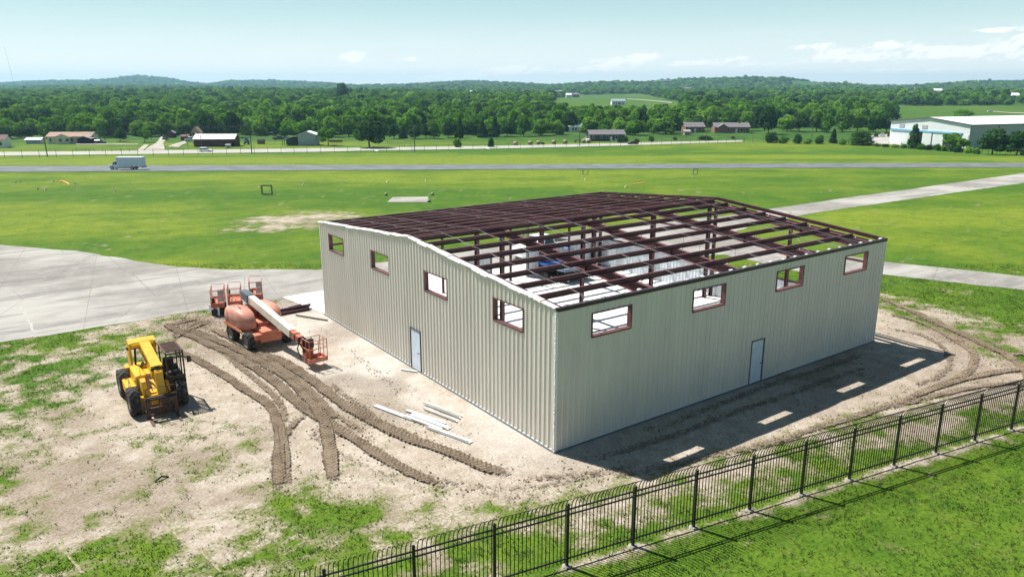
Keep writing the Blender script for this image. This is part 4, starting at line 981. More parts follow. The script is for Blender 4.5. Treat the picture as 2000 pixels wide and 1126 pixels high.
# --- scissor lifts
def scissor(name, label, loc, rz, col, group, h=1.0, rails=True, boxes=True, L=1.75, Wd=.84, deckm=None, railm=None):
    t = thing(name, label, 'scissor lift', loc, rz, group)
    x0, x1, w = -L/2, L/2, Wd/2
    for (x, y) in ((x0+.32, w-.06), (x0+.32, -w+.06), (x1-.32, w-.06), (x1-.32, -w+.06)): wheel(t, (x, y, .19), .19, .13, M['cream'], lugs=12)
    MB().box(x0, x1, -w+.13, w-.13, .12, .46).box(x0-.03, x0, -w, w, .14, .44).box(x1, x1+.03, -w, w, .14, .44).build('chassis', M['darkm'], t)
    b = MB(); n = 3
    for k in range(n):
        za = .5+(h-.56)*k/n; zb = za+(h-.56)/n
        for y in (-w+.16, w-.16): b.beam((x0+.12, y, za+.03), (x1-.12, y, zb+.02), .045, .06); b.beam((x0+.12, y*.85, zb+.02), (x1-.12, y*.85, za+.03), .045, .06)
    b.build('scissor_stack', M['darkm'], t)
    d = MB().box(x0-.04, x1+.04, -w, w, h-.06, h).box(x0-.04, x1+.04, -w, -w+.02, h, h+.16).box(x0-.04, x1+.04, w-.02, w, h, h+.16).box(x0-.04, x0-.02, -w+.02, w-.02, h, h+.16).box(x1+.02, x1+.04, -w+.02, w-.02, h-.16, h+.16).build('platform', deckm or col, t)
    if rails:
        r = MB()
        for z in (h+.5, h+1.0): r.path([(x0, -w+.02, z), (x1, -w+.02, z), (x1, w-.02, z), (x0, w-.02, z), (x0, -w+.02, z)], .02, 6)
        for x in (x0, x0+L/3, x0+2*L/3, x1):
            for y in (-w+.02, w-.02): r.tube((x, y, h), (x, y, h+1.0), .017, 6)
        r.build('guard_rail', railm or col, t)
    if boxes:
        MB().rbox(x1-.12, x1-.02, .02, w-.04, h+.2, h+.5, .02).rbox(x1-.10, x1-.02, .05, w-.04, h+.62, h+.98, .02).build('document_box', M['vent'], t)
        MB().rbox(x1-.4, x1-.15, -w+.05, -w+.25, h+.02, h+.5, .03).build('control_box', M['rust'], t)
    return t
scissor('scissor_lift', 'orange scissor lift standing leftmost behind the boom lift, with a white side panel', (-5.45, 28.25, 0), rad(-108), M['orange'], 'orange scissor lifts behind the boom lift', .72, railm=M['pink'])
t = scissor('scissor_lift', 'orange scissor lift half hidden straight behind the hood of the boom lift', (-4.45, 28.0, 0), rad(-108), M['orange'], 'orange scissor lifts behind the boom lift', .74, boxes=False, railm=M['pink'])
MB().lathe([(.06, -.03), (.14, -.05), (.17, 0), (.14, .05), (.06, .03)], 14).build('coiled_cord', M['rust'], t, (.9, -.25, 1.55))
scissor('scissor_lift', 'orange scissor lift standing rightmost, beside the new concrete drive', (-2.75, 29.0, 0), rad(-108), M['orange'], 'orange scissor lifts behind the boom lift', .70, railm=M['pink'])
scissor('scissor_lift', 'blue scissor lift with raised guard rails parked against the half wall inside the building', (18.35, 22.55, .1), rad(0), M['blue'], 'blue lifts inside the building', 1.1, boxes=True, L=2.5, Wd=1.15)
scissor('scissor_lift', 'low blue scissor lift with folded rails parked in front inside the building', (18.6, 21.0, .1), rad(4), M['blue'], 'blue lifts inside the building', .95, rails=False, boxes=False, L=2.5, Wd=1.2, deckm=M['bluegrey'])
p_ = at(419, 596); q = MB().beam((0, 0, 0), (.35, -1.1, 0), .03, .55).build('side_panel', M['whitew']); q.location = (-6.05, 28.35, .34); tag(q, 'white sheet leaning on the side of the leftmost orange scissor lift', 'panel')
# ------------------------------------------------------------------ vehicles
def small_wheel(parent, pos, R, W_):
    h = W_/2; o = MB().lathe([(R*.6, -h), (R*.95, -h), (R, -h*.7), (R, h*.7), (R*.95, h), (R*.6, h)], 18).build('wheel', M['tyre'], parent, pos)
    b = MB().lathe([(0, -h*.7), (R*.25, -h*.8), (R*.58, -h*.75), (R*.62, -h), (R*.62, h), (R*.58, h*.75), (R*.25, h*.8), (0, h*.7)], 16).build('rim', M['alloy'], o)
def loft(b, secs):
    """secs: (x, half width, z bottom, z shoulder, half width top, z top)"""
    m = 8; vs = []
    for (x, w, zb, zs, wt, zt) in secs: vs += [(x, -w*.92, zb), (x, -w, zb+.12), (x, -w, zs), (x, -wt, zt), (x, wt, zt), (x, w, zs), (x, w, zb+.12), (x, w*.92, zb)]
    fs = []
    for i in range(len(secs)-1):
        for j in range(m): fs.append((i*m+j, i*m+(j+1) % m, (i+1)*m+(j+1) % m, (i+1)*m+j))
    fs.append(tuple(range(m-1, -1, -1))); fs.append(tuple((len(secs)-1)*m+j for j in range(m)))
    return b.add(vs, fs)
def car(label, cat, loc, rz, m, kind='suv', name='parked_car', group=None):
    t = thing(name, label, cat, loc, rz, group)
    if kind == 'suv': L, hd, bel, top = 4.7, .98, 1.08, 1.70; cab = (-2.15, 1.0, -1.95, .25)
    elif kind == 'pickup': L, hd, bel, top = 5.7, 1.12, 1.18, 1.88; cab = (-.95, 1.35, -.75, .62)
    else: L, hd, bel, top = 4.7, .88, .94, 1.44; cab = (-1.75, 1.05, -1.05, .3)
    a = L/2
    b = MB(); secs = [(-a, .78, .42, .75, .74, bel-.12), (-a+.12, .90, .32, .8, .86, bel), (-1.2, .92, .26, .85, .88, bel), (.9, .92, .26, .85, .88, bel), (a-.9, .92, .28, .8, .84, hd), (a-.15, .88, .32, .72, .78, hd-.14), (a, .78, .42, .62, .70, hd-.26)]
    loft(b, secs)
    if kind == 'pickup': b = MB(); loft(b, [s for s in secs if s[0] > -1.]+[]) ; loft(b, [(-a, .88, .5, .85, .88, 1.14), (-a+.1, .92, .4, .85, .92, 1.16), (-1.0, .92, .3, .85, .92, 1.18)]); loft(b, [(-1.0, .92, .3, .85, .9, bel), (.9, .92, .3, .85, .88, bel)])
    body = b.build('body', m, t)
    x0, x1, x2, x3 = cab
    g = MB().frus((x0, x1, -.84, .84, bel-.01), (x2, x3, -.66, .66, top-.04)).build('window_glass', M['glass'], t)
    r = MB().frus((x2-.06, x3+.08, -.70, .70, top-.06), (x2+.05, x3-.08, -.60, .60, top))
    for (u, v) in ((x0, x2), (x1, x3), ((x0+x1)/2+.1, (x2+x3)/2+.1)):
        for s in (-1, 1): r.beam((u, s*.845, bel), (v, s*.672, top-.04), .07, .05)
    r.build('roof', m, t)
    for x in (-a+.95, a-.95):
        for y in (-.82, .82): small_wheel(t, (x, y, .35), .36, .22)
    for s in (-1, 1):
        MB().box(a-.12, a+.005, s*.62-.16, s*.62+.16, hd-.34, hd-.2).build('headlight', M['alloy'], t); MB().box(-a-.008, -a+.1, s*.62-.13, s*.62+.13, .74, bel-.16).build('tail_light', M['maroonc'], t)
    if kind == 'pickup': MB().box(-a+.12, -1.02, -.76, .76, 1.165, 1.185).build('truck_bed', M['dark'], t)
    return t
def put(u, v): p = at(u, v); return (p.x, p.y, tz(p.x, p.y))
# box truck on the runway, facing left
p = at(248, 331.5); sc = dist(p)
Tk = thing('box_truck', 'white box truck driving left along the grey runway', 'truck', (p.x, p.y, tz(p.x, p.y)+.08), RZ+math.pi)
b = MB(); b.box(-3.9, 1.55, -1.12, 1.12, .62, 2.72); b.box(1.55, 1.75, -1.05, 1.05, 1.6, 2.62); b.build('cargo_box', M['boxw'], Tk)
MB().box(-3.92, 1.80, -1.15, 1.15, 2.722, 2.80).build('box_roof', M['white'], Tk)
b = MB(); loft(b, [(1.4, .98, .4, 1.0, .9, 1.2), (2.5, .98, .4, 1.0, .92, 1.2), (3.3, .95, .4, .9, .86, 1.12), (3.62, .85, .42, .8, .74, .98)]); b.build('cab_body', M['white'], Tk)
g = MB().frus((1.56, 2.72, -.90, .90, 1.19), (1.56, 2.12, -.78, .78, 1.92)).build('window_glass', M['glass'], Tk)
r = MB().frus((1.55, 2.2, -.82, .82, 1.92), (1.55, 2.0, -.72, .72, 2.02))
for s in (-1, 1): r.beam((2.74, s*.9, 1.2), (2.14, s*.78, 1.94), .08, .06); r.beam((1.6, s*.9, 1.2), (1.6, s*.8, 1.94), .16, .06); r.beam((2.2, s*.92, 1.2), (2.1, s*.79, 1.93), .05, .05)
r.build('cab_roof', M['white'], Tk)
for x in (2.75, -1.75):
    for y in (-.92, .92): small_wheel(Tk, (x, y, .40), .41, .28 if x > 0 else .4)
MB().box(-4.1, -3.91, -1.05, 1.05, .5, .66).box(-1.2, 1.4, -1.0, 1.0, .42, .62).build('chassis', M['darkm'], Tk)
for s in (-1, 1): MB().box(3.5, 3.66, s*.62-.14, s*.62+.14, .72, .9).build('headlight', M['alloy'], Tk); MB().beam((2.3, s*.95, 1.4), (2.3, s*1.25, 1.45), .04, .04).box(2.24, 2.3, s*1.25-.1, s*1.25+.1, 1.3, 1.6).build('mirror', M['black'], Tk)
MB().box(-3.0, -2.5, 1.121, 1.14, .62, .74).build('fuel_cap', M['darkm'], Tk)
car('white suv driving right along the country road below the red barn', 'car', put(403, 297), RZ, M['white'], 'suv', 'suv')
car('dark sedan driving left on the country road in front of the grey house', 'car', put(1236, 282.2), RZ+math.pi, M['maroonc'], 'sedan', 'sedan')
car('dark car parked at the right end of the carport of the cream house', 'car', put(196, 281), RZ, M['darkcar'], 'suv', 'parked_car')
car('pale car parked under the carport of the cream house', 'car', put(184, 278), RZ+.2, M['silver'], 'sedan', 'parked_car')
car('dark pickup parked at the top of the farm driveway', 'car', put(323, 272.5), RZ-1.3, M['darkcar'], 'pickup', 'pickup_truck')
car('white pickup parked beside the left end of the red barn', 'car', put(373, 275.5), RZ+1.2, M['white'], 'pickup', 'pickup_truck')
for i, (u, v, m, lb, kd) in enumerate([(1711, 267.5, 'darkcar', 'black car parked leftmost in the hangar yard', 'suv'), (1723, 267, 'white', 'white car parked between the black and the maroon car in the hangar yard', 'suv'), (1737, 267, 'maroonc', 'maroon pickup parked third in the hangar yard', 'pickup'), (1749, 267.5, 'maroonc', 'maroon car parked against the corner of the white hangar', 'suv')]):
    car(lb, 'car', put(u, v), RZ+1.1, M[m], kd, 'parked_car', 'cars parked in the hangar yard')
car('white car far off on the pasture track behind the hangar', 'car', put(1934, 218.6), RZ, M['white'], 'sedan', 'parked_car')
# white pickup behind the building, nose left
car('white pickup truck parked behind the opening in the rear wall of the steel building', 'car', (22.1, 29.4, .02), rad(183), M['white'], 'pickup', 'pickup_truck')

# ------------------------------------------------------------------ far buildings
def house(name, label, cat, u0, u1, vb, hw, hr, D, wall, roof, rz=0., axis='x', over=.5, wins=(), doors=(), chim=None, group=None, gmat=None):
    """gabled building whose front wall spans u0..u1 at base row vb; ridge along its width (x) or depth (y)"""
    a, b_ = at(u0, vb), at(u1, vb); Wd = (b_-a).length; c = (a+b_)/2
    t = thing(name, label, cat, (c.x, c.y, tz(c.x, c.y)), RZ+rz, group); w = Wd/2
    b = MB(); b.box(-w, w, 0, D, -1.5, hw)
    if axis == 'x':
        for x in (-w, w): pass
        b.prism([(0.02, hw), (D-.02, hw), (D/2, hw+hr)], -w, w, 'x')
    else: b.prism([(-w, hw), (w, hw), (0, hw+hr)], .0, D)
    b.build('wall', M[wall], t); th = .14
    r = MB(); o = over
    if axis == 'x':
        sl = hr/(D/2)
        for (ya, za, yb, zb) in ((-o, hw-sl*o, D/2, hw+hr), (D/2, hw+hr, D+o, hw-sl*o)):
            r.hexa([(-w-o, ya, za+.03), (w+o, ya, za+.03), (w+o, yb, zb+.03), (-w-o, yb, zb+.03), (-w-o, ya, za+th+.03), (w+o, ya, za+th+.03), (w+o, yb, zb+th+.03), (-w-o, yb, zb+th+.03)])
    else:
        sl = hr/w
        for (xa, za, xb, zb) in ((-w-o, hw-sl*o, 0, hw+hr), (0, hw+hr, w+o, hw-sl*o)):
            r.hexa([(xa, -o, za+.03), (xb, -o, zb+.03), (xb, D+o, zb+.03), (xa, D+o, za+.03), (xa, -o, za+th+.03), (xb, -o, zb+th+.03), (xb, D+o, zb+th+.03), (xa, D+o, za+th+.03)])
    ro = r.build('roof', M[roof], t)
    if chim is not None: MB().box(chim-.4, chim+.4, D*.45, D*.45+.8, hw+.2, hw+hr+.7).build('chimney', M['brick'], ro)
    for (x, z0, wd, hh) in wins:
        f = MB().box(x*w-wd/2-.08, x*w+wd/2+.08, -.05, -.002, z0-.08, z0+hh+.08).build('window', M['whitew'], t); MB().box(x*w-wd/2, x*w+wd/2, -.07, -.051, z0, z0+hh).build('pane', M['glass'], f)
    for (x, wd, hh, mm) in doors: MB().box(x*w-wd/2, x*w+wd/2, -.06, -.002, 0, hh).build('door', M[mm], t)
    return t, w
t, w = house('ranch_house', 'long cream ranch house with a tan roof at the left of the road', 'house', 96, 176, 280.5, 3.0, 1.5, 8.5, 'creamw', 'tanroof', .12, wins=((-.86, 1.0, .9, 1.3), (-.28, .9, 2.0, 1.4), (.12, 1.0, .9, 1.3)), doors=((.02, 1., 2.1, 'tanroof'),))
b = MB(); b.box(-4.4, 1.0, -2.2, -.01, -1., 2.9); b.prism([(-4.4, 2.9), (1.0, 2.9), (-1.7, 4.0)], -2.2, -.01); b.build('front_bay', M['creamw'], t)
r = MB()
for (xa, za, xb, zb) in ((-4.8, 2.75, -1.7, 4.03), (-1.7, 4.03, 1.4, 2.75)): r.hexa([(xa, -2.6, za), (xb, -2.6, zb), (xb, 3, zb), (xa, 3, za), (xa, -2.6, za+.14), (xb, -2.6, zb+.14), (xb, 3, zb+.14), (xa, 3, za+.14)])
r.build('roof', M['tanroof'], t)
for x in (-2.6, .2): f = MB().box(x-.7, x+.7, -2.25, -2.202, .9, 2.3).build('window', M['whitew'], t); MB().box(x-.6, x+.6, -2.27, -2.251, 1.0, 2.2).build('pane', M['glass'], f)
t, w = house('carport', 'low carport with a pale arched roof beside the cream house', 'carport', 152, 178, 281.2, 2.2, .9, 5.5, 'dark', 'barnroof', .1, 'y', .3)
house('small_shed', 'small blue-grey gabled shed between the cream house and the road edge', 'shed', 52, 79, 281, 1.7, .7, 4, 'greymetal', 'greymetal', .1)
house('utility_building', 'pale building with a red roof cut off by the left edge of the photo', 'building', -30, 9, 289, 3.2, 1.6, 6, 'whitew', 'barnred', .2, wins=((.6, 1., 1., 1.2),))
t, w = house('red_barn', 'long dark red barn with a pale metal roof beside the road', 'barn', 380, 458, 286.5, 3.0, 1.7, 7, 'barnred', 'barnroof', .04, over=.35, doors=((.93, 1.0, 2.0, 'dark'),))
MB().box(w*.1, w+.36, -.39, 3.47, 3.0, 3.02).build('roof_edge', M['barnroof'], t)
# brown gabled tower house with a pale triangular front
a = at(384, 282); t = thing('gabled_tower', 'tall narrow brown gabled tower standing at the left end of the red barn', 'tower', (a.x, a.y, tz(a.x, a.y)), RZ)
MB().box(-1.6, 1.6, 0, 3.2, -1, 4.9).build('wall', M['creamw'], t); b = MB().prism([(-2.0, 4.9), (2.0, 4.9), (0, 7.2)], -.15, 3.3).build('roof', M['tanroof'], t)
for x in (-.85, .85): MB().box(x-.6, x+.6, -.02, .05, 3.7, 4.8).build('opening', M['dark'], t)
house('red_shed', 'small red shed at the edge of the wood behind the driveway, left of the pair', 'shed', 329, 341, 269, 2.2, .9, 3, 'barnred', 'barnroof', .1, 'y', .2, group='red sheds by the driveway')
house('red_shed', 'small red shed right of the pair, left of the barn', 'shed', 353, 369, 274, 1.6, .8, 3, 'barnred', 'barnred', .0, 'x', .2, group='red sheds by the driveway')
house('dog_kennel', 'small brick-red kennel with a black roof right of the blue tractor', 'kennel', 503, 515, 281.5, 1.3, .5, 2, 'brick', 'dark', 0, 'x', .1)
def tractor(label, u, v, m):
    p = put(u, v); t = thing('tractor', label, 'tractor', p, RZ-math.pi/2+.2, 'tractors beside the red barn')
    MB().rbox(.1, 1.9, -.4, .4, .7, 1.5, .1).build('hood', M[m], t); MB().frus((-1.0, .1, -.7, .7, .9), (-.9, .0, -.6, .6, 2.5)).build('cab_glass', M['glass'], t); MB().rbox(-1.1, .2, -.75, .75, 2.5, 2.65, .05).build('cab_roof', M[m], t)
    for (x, y, R) in ((-.7, .85, .8), (-.7, -.85, .8), (1.4, .75, .5), (1.4, -.75, .5)): small_wheel(t, (x, y, R), R, .4)
tractor('red tractor parked just right of the red barn', 463, 282, 'barnred'); tractor('blue tractor parked between the red tractor and the kennel', 482, 282, 'blue')
q = put(446, 289); t = thing('livestock_trailer', 'small trailer with a pale roof standing before the red barn', 'trailer', q, RZ); MB().box(-.9, .9, -.7, .7, .5, 1.3).build('body', M['greymetal'], t); MB().rbox(-1., 1., -.8, .8, 1.3, 1.45, .06).build('roof', M['whitew'], t)
for y in (-.7, .7): small_wheel(t, (0, y, .3), .3, .2)
# grey pole barn with a lean-to
t, w = house('pole_barn', 'blue-grey metal pole barn with a white roof and an open lean-to', 'barn', 583, 618.5, 284.5, 4.3, 1.3, 7, 'greymetal', 'whiteroof', .06, 'y', .35, doors=((.1, 3., 3.0, 'greymetal'),))
r = MB(); r.hexa([(-w-6.6, -.3, 2.2), (-w-.3, -.3, 4.15), (-w-.3, 7.3, 4.15), (-w-6.6, 7.3, 2.2), (-w-6.6, -.3, 2.34), (-w-.3, -.3, 4.3), (-w-.3, 7.3, 4.3), (-w-6.6, 7.3, 2.34)]); r.build('lean_to_roof', M['whiteroof'], t)
for y in (0, 3.4, 7): MB().box(-w-6.4, -w-6.2, y, y+.2, -1, 2.3).build('post', M['wood'], t)
MB().box(-w-6.3, -w-.01, 6.8, 6.9, -1, 3.2).build('back_wall', M['darkmetal'], t)
car('dark red truck standing left of the open lean-to', 'car', put(546, 273.5), RZ, M['maroonc'], 'pickup', 'pickup_truck')
b = MB().frus((-2.6, 2.6, -.7, .7, .5), (-2.9, 2.9, -.9, .9, 1.3)).build('farm_trailer', M['rust']); b.location = put(656, 279.5); b.rotation_euler = (0, 0, RZ); tag(b, 'rusty open trailer lying between the two roadside trees', 'trailer')
# grey single-wide house
t, w = house('grey_house', 'long dark grey house with white steps at the right centre', 'house', 1152, 1220, 275.5, 3.0, 1.6, 8, 'darkmetal', 'greyroof', .10, over=.6, wins=((-.80, 1.1, .9, 1.2), (-.35, 1.1, .9, 1.2), (.0, 1.1, .8, 1.1), (.55, 1.1, .9, 1.2)), doors=((.22, 1., 2.0, 'whitew'),))
for (x, sg) in ((.22*w-.3, 1), (.22*w+1.6, 1)):
    s = MB()
    for k in range(5): s.box(x+.25*k*sg, x+.25*k*sg+.3, -1.6, -.1, .0, 1.0-.2*k)
    s.build('steps', M['whitew'], t)
s = MB().box(-w-1.5, -w-.05, .5, 3.5, 0, .9).path([(-w-1.5, .5, 1.8), (-w-3.2, .5, .6)], .08).path([(-w-1.5, .5, .9), (-w-3.2, .5, -.2)], .12); s.build('porch', M['whitew'], t)
house('white_cottage', 'small bright white cottage before the dark house at the wood edge', 'house', 1111, 1134, 258, 3.0, 1.2, 7, 'whitew', 'whiteroof', -.2, wins=((-.3, 1, .9, 1.2), (.2, 1, .9, 1.2)))
house('dark_house', 'dark house with a pale roof edge behind the white cottage', 'house', 1134, 1153, 254.5, 3.3, 1.6, 8, 'darkmetal', 'greyroof', .1, 'y', .6, doors=((.0, 2.6, 2.2, 'greymetal'),))
house('wood_shed', 'dark shed with a pale roof left of the white cottage', 'shed', 1104, 1114, 249, 3., 1., 5, 'dark', 'barnroof', 0)
house('brick_house', 'smaller red brick house with a grey roof, left of the two before the wood', 'house', 1339, 1376, 259, 3.0, 2.0, 9, 'brick', 'greyroof', .05, wins=((-.6, .9, 1.4, 1.3), (.5, .9, 1.4, 1.3)), doors=((0, 1., 2.1, 'whitew'),), group='brick houses before the wood')
t, w = house('brick_house', 'longer red brick house with a grey roof and a chimney, right of the two', 'house', 1396, 1463, 259.5, 3.0, 1.9, 9, 'brick', 'greyroof', -.04, wins=((-.85, .9, 1.3, 1.3), (-.25, .9, 1.6, 1.3), (.55, .9, 1.4, 1.3), (.85, .9, 1.3, 1.3)), doors=((.25, 1., 2.1, 'whitew'),), chim=4.2, group='brick houses before the wood')
b = MB().box(-7.5, -2.5, -1.6, -.01, -1, 2.9).prism([(-7.5, 2.9), (-2.5, 2.9), (-5, 4.5)], -1.6, -.01).build('front_bay', M['brick'], t)
r = MB()
for (xa, za, xb, zb) in ((-7.9, 2.7, -5, 4.53), (-5, 4.53, -2.1, 2.7)): r.hexa([(xa, -2, za), (xb, -2, zb), (xb, 4, zb), (xa, 4, za), (xa, -2, za+.14), (xb, -2, zb+.14), (xb, 4, zb+.14), (xa, 4, za+.14)])
r.build('roof', M['greyroof'], t)
house('brick_garage', 'low brown outbuilding in front of the brick houses', 'shed', 1337, 1347, 264, 1.8, .7, 4, 'tanroof', 'barnroof', 0)
t, w = house('farmhouse', 'long white farmhouse alone in the far pasture above the trees', 'house', 1195, 1221, 205, 4.2, 2.0, 9, 'whitew', 'greymetal', 0.05, wins=((-.7, 1, 1, 1.6), (-.35, 1, 1, 1.6), (0, 1, 1, 1.6), (.35, 1, 1, 1.6), (.7, 1, 1, 1.6)), doors=((.15, 1.2, 2.2, 'darkmetal'),))
for i, (u0, u1, v, lb) in enumerate([(1013, 1021, 183.5, 'leftmost white barn in the far row below the hills'), (1025, 1033, 184, 'second white barn in the far row below the hills'), (1045, 1055, 184.5, 'third white barn in the far row, right of the gap'), (1060, 1082, 183.3, 'longest white barn in the far row below the hills'), (1086, 1101, 183, 'fifth white barn in the far row'), (1106, 1116, 191, 'white barn standing lower and nearer than the far row'), (1119, 1131, 190, 'grey barn beside the lower white barn')]):
    house('distant_barn', lb, 'barn', u0, u1, v, 5., 2.5, 14, 'whitew' if i < 6 else 'darkmetal', 'whiteroof' if i < 6 else 'greyroof', 0, group='barns far below the hills')
for i, (u0, u1, v, lb, m) in enumerate([(1333, 1350, 178, 'pale mansion alone on the wooded hillside', 'creamw'), (1296, 1306, 162, 'dark low building on the crest of the middle hill', 'darkmetal'), (1765, 1771, 181, 'white house leftmost on the far right hillside', 'whitew'), (1782, 1788, 179, 'white house second on the far right hillside', 'whitew'), (1826, 1840, 184.5, 'white house third on the far right hillside', 'whitew'), (1938, 1943, 193, 'small white house low on the far right hillside', 'whitew'), (1975, 1992, 197, 'large white house at the right edge before the far wood', 'whitew'), (917, 922, 186, 'tiny white house among the far woods left of the barn row', 'whitew')]):
    house('distant_house', lb, 'house', u0, u1, v, 7., 3., 12, m, 'whiteroof' if i > 1 else 'greyroof', 0, group='houses on the far hills')
# ------------------------------------------------------------------ white hangar
c0 = sl2xy(336, 163.5); c1 = sl2xy(300, 177.)
gdir = (Vector(c1)-Vector(c0)).normalized(); Lg = (Vector(c1)-Vector(c0)).length; zb_ = -9.6
H = thing('hangar', 'large white aircraft hangar with a white roof and a blue door track at the right', 'hangar', (c0[0], c0[1], zb_), math.atan2(gdir.y, gdir.x))   # x along the gable, y to the right-hand back
Hh, Hr, Hl = 9.0, 11.05, 75.
b = MB().box(0, Lg, 0, .3, -2, Hh).prism([(0, Hh), (Lg, Hh), (Lg/2, Hr)], 0, .3); b.build('gable_wall', M['hangw'], H)
MB().box(Lg-.3, Lg, .301, Hl, -2, Hh).build('side_wall', M['hangshade'], H); MB().box(0, .3, .301, Hl, -2, Hh).build('side_wall', M['hangw'], H)
for k in range(1, 5): MB().box(Lg+.001, Lg+.18, k*15, k*15+.25, -2, Hh).build('downpipe', M['greycap'], H)
MB().box(Lg+.001, Lg+.2, -.2, .05, -2, Hh).build('corner_trim', M['greycap'], H)
r = MB()
for (xa, za, xb, zb) in ((-.4, Hh-.05, Lg/2, Hr), (Lg/2, Hr, Lg+.4, Hh-.05)): r.hexa([(xa, -.4, za), (xb, -.4, zb), (xb, Hl, zb), (xa, Hl, za), (xa, -.4, za+.3), (xb, -.4, zb+.3), (xb, Hl, zb+.3), (xa, Hl, za+.3)])
ro = r.build('roof', M['whiteroof'], H)
r = MB()
for (xa, za, xb, zb) in ((-.42, Hh-.2, Lg/2, Hr-.15), (Lg/2, Hr-.15, Lg+.42, Hh-.2)): r.beam((xa, -.45, za+.25), (xb, -.45, zb+.25), .12, .5)
r.beam((Lg+.45, -.4, Hh+.05), (Lg+.45, Hl, Hh+.05), .12, .4); r.build('fascia', M['greycap'], ro)
b = MB().box(.3, Lg*.92, -.35, -.02, 5.3, 5.95); b.build('door_track', M['hblue'], H)
for i, (f0, f1, m, d) in enumerate(((.28, .44, 'dark', .06), (.44, .56, 'hangw', .2), (.565, .70, 'hangw', .12), (.70, .80, 'dark', .06), (.80, .90, 'hangw', .2), (.915, .99, 'hangw', .14))):
    MB().box(Lg*f0, Lg*f1-.1, -d, -.01, -2, 5.28).build('sliding_door' if m == 'hangw' else 'door_opening', M[m], H)
for f0 in (.555, .905): MB().box(Lg*f0-.02, Lg*f0+.3, -.25, -.01, -2, 5.29).build('door_post', M['greycap'], H)
for f0 in (.12, .42): MB().box(Lg*f0, Lg*f0+2.6, -.12, -.01, 6.6, 8.1).build('vent', M['vent'], H)

# ------------------------------------------------------------------ hay bales, gates, pad markers
hb_l = ['leftmost round hay bale beside the road', 'second round hay bale from the left', 'third round hay bale from the left, by a small bush', 'fourth round hay bale from the left', 'fifth round hay bale, left of the utility pole', 'sixth round hay bale, right of the utility pole', 'rightmost round hay bale, nearest the grey house']
for i, (u, v) in enumerate([(1007,284),(1036,282.7),(1052,282.2),(1082,281.3),(1104,280.6),(1140,279.4),(1150,279)]):
    o = MB().lathe([(0, -.75), (.72, -.75), (.82, -.68), (.84, 0), (.82, .68), (.72, .75), (0, .75)], 20).build('hay_bale', M['hay']); p = put(u, v); o.location = (p[0], p[1], p[2]+.8); o.rotation_euler = (0, 0, RZ+1.0+.1*(i % 3)); tag(o, hb_l[i], 'hay bale', 'round hay bales along the road')
p = put(1128, 279); t = thing('hay_rake', 'red farm implement standing by the pole among the hay bales', 'farm implement', p, RZ)
MB().path([(-1.2, 0, .9), (0, 0, 1.6), (1.2, 0, .9), (-1.2, 0, .9)], .09).tube((-1.4, 0, .9), (1.4, 0, .9), .12).build('frame', M['barnred'], t)
for x in (-1., 1.): small_wheel(t, (x, .3, .4), .4, .25)
for i, (u, v, hh, sz, lb) in enumerate([(1143, 351, 1.2, 1.1, 'square padded flying gate on a pale pole left of the white stick'), (1357, 352, 1.2, .95, 'square padded flying gate farthest right on the field')]):
    p = at(u, v); s_ = dist(p); t = thing('flying_gate', lb, 'gate', p, RZ, 'square gates on the flying field')
    zt = (v-328)*s_/1595; w = sz*.5; b = MB(); 
    b.box(-w, w, -.05, .05, zt-.14, zt); b.box(-w, w, -.05, .05, zt-1.1, zt-.96); b.box(-w, -w+.14, -.05, .05, zt-.96, zt-.14); b.box(w-.14, w, -.05, .05, zt-.96, zt-.14); b.build('hoop', M['gatef'], t)
    MB().tube((-w-.03, 0, 0), (-w-.03, 0, zt), .03, 6).build('pole', M['whitep'], t)
p = at(522, 381); s_ = dist(p); t = thing('flying_gate', 'larger dull green square gate standing on the left of the field', 'gate', p, RZ, 'square gates on the flying field'); zt = (381-359)*s_/1595; w = .85
b = MB(); b.box(-w, w, -.06, .06, zt-.24, zt); b.box(-w, w, -.06, .06, .05, .29); b.box(-w, -w+.24, -.06, .06, .29, zt-.24); b.box(w-.24, w, -.06, .06, .29, zt-.24); b.build('hoop', M['gatef'], t)
p = at(1180, 353); o = MB().tube((0, 0, 0), (0, 0, 1.6), .03, 6).tube((0, 0, 1.6), (0, 0, 1.75), .06, 8).build('marker_stick', M['whitep']); o.location = p; tag(o, 'white stick marker standing between the two far gates', 'marker')
mk = [(507,366),(592,362),(675,358.5),(757,356),(832,355),(31,357),(40,356),(104,356),(147,360),(74,370),(89,371),(224,374),(1222,365.5),(1143,351.5)]
for i, (u, v) in enumerate(mk):
    o = MB().frus((-.16, .16, -.16, .16, 0), (-.05, .05, -.05, .05, .30)).tube((0, 0, .28), (.22, 0, .36), .05, 6).build('ground_marker', M['flag']); o.location = at(u, v); o.rotation_euler = (0, 0, .5*i)
    od = ['rightmost marker of the row left of the concrete pad, fifth', '']
    lb = 'small pale marker on the grass, number %s counting from the left of the field' % ('one two three four five six seven eight nine ten eleven twelve thirteen fourteen'.split()[sorted(x for x, _ in mk).index(u)])
    tag(o, lb, 'marker', 'small markers on the flying field')
o = MB(); pts = [at(u, v) for u, v in ((117,355),(124,355.3),(131,357),(135,359.5),(133,362),(126,364),(118,366))]; o.path([(q.x-pts[0].x, q.y-pts[0].y, .12) for q in pts], .13, 6); o = o.build('orange_hose', M['orangeh']); o.location = pts[0]; tag(o, 'orange hose curled on the grass at the left of the field', 'hose')
for i, (u, v) in enumerate([(754,382),(845,381),(838,395)]):
    o = MB().lathe([(0, 0), (.25, 0), (.28, .2), (.12, .42), (0, .45)], 10, 'z').build('pad_light', M['gatef']); o.location = at(u, v); tag(o, 'low dark marker at the %s corner of the concrete pad' % ['far left', 'far right', 'near right'][i], 'marker', 'markers at the pad corners')
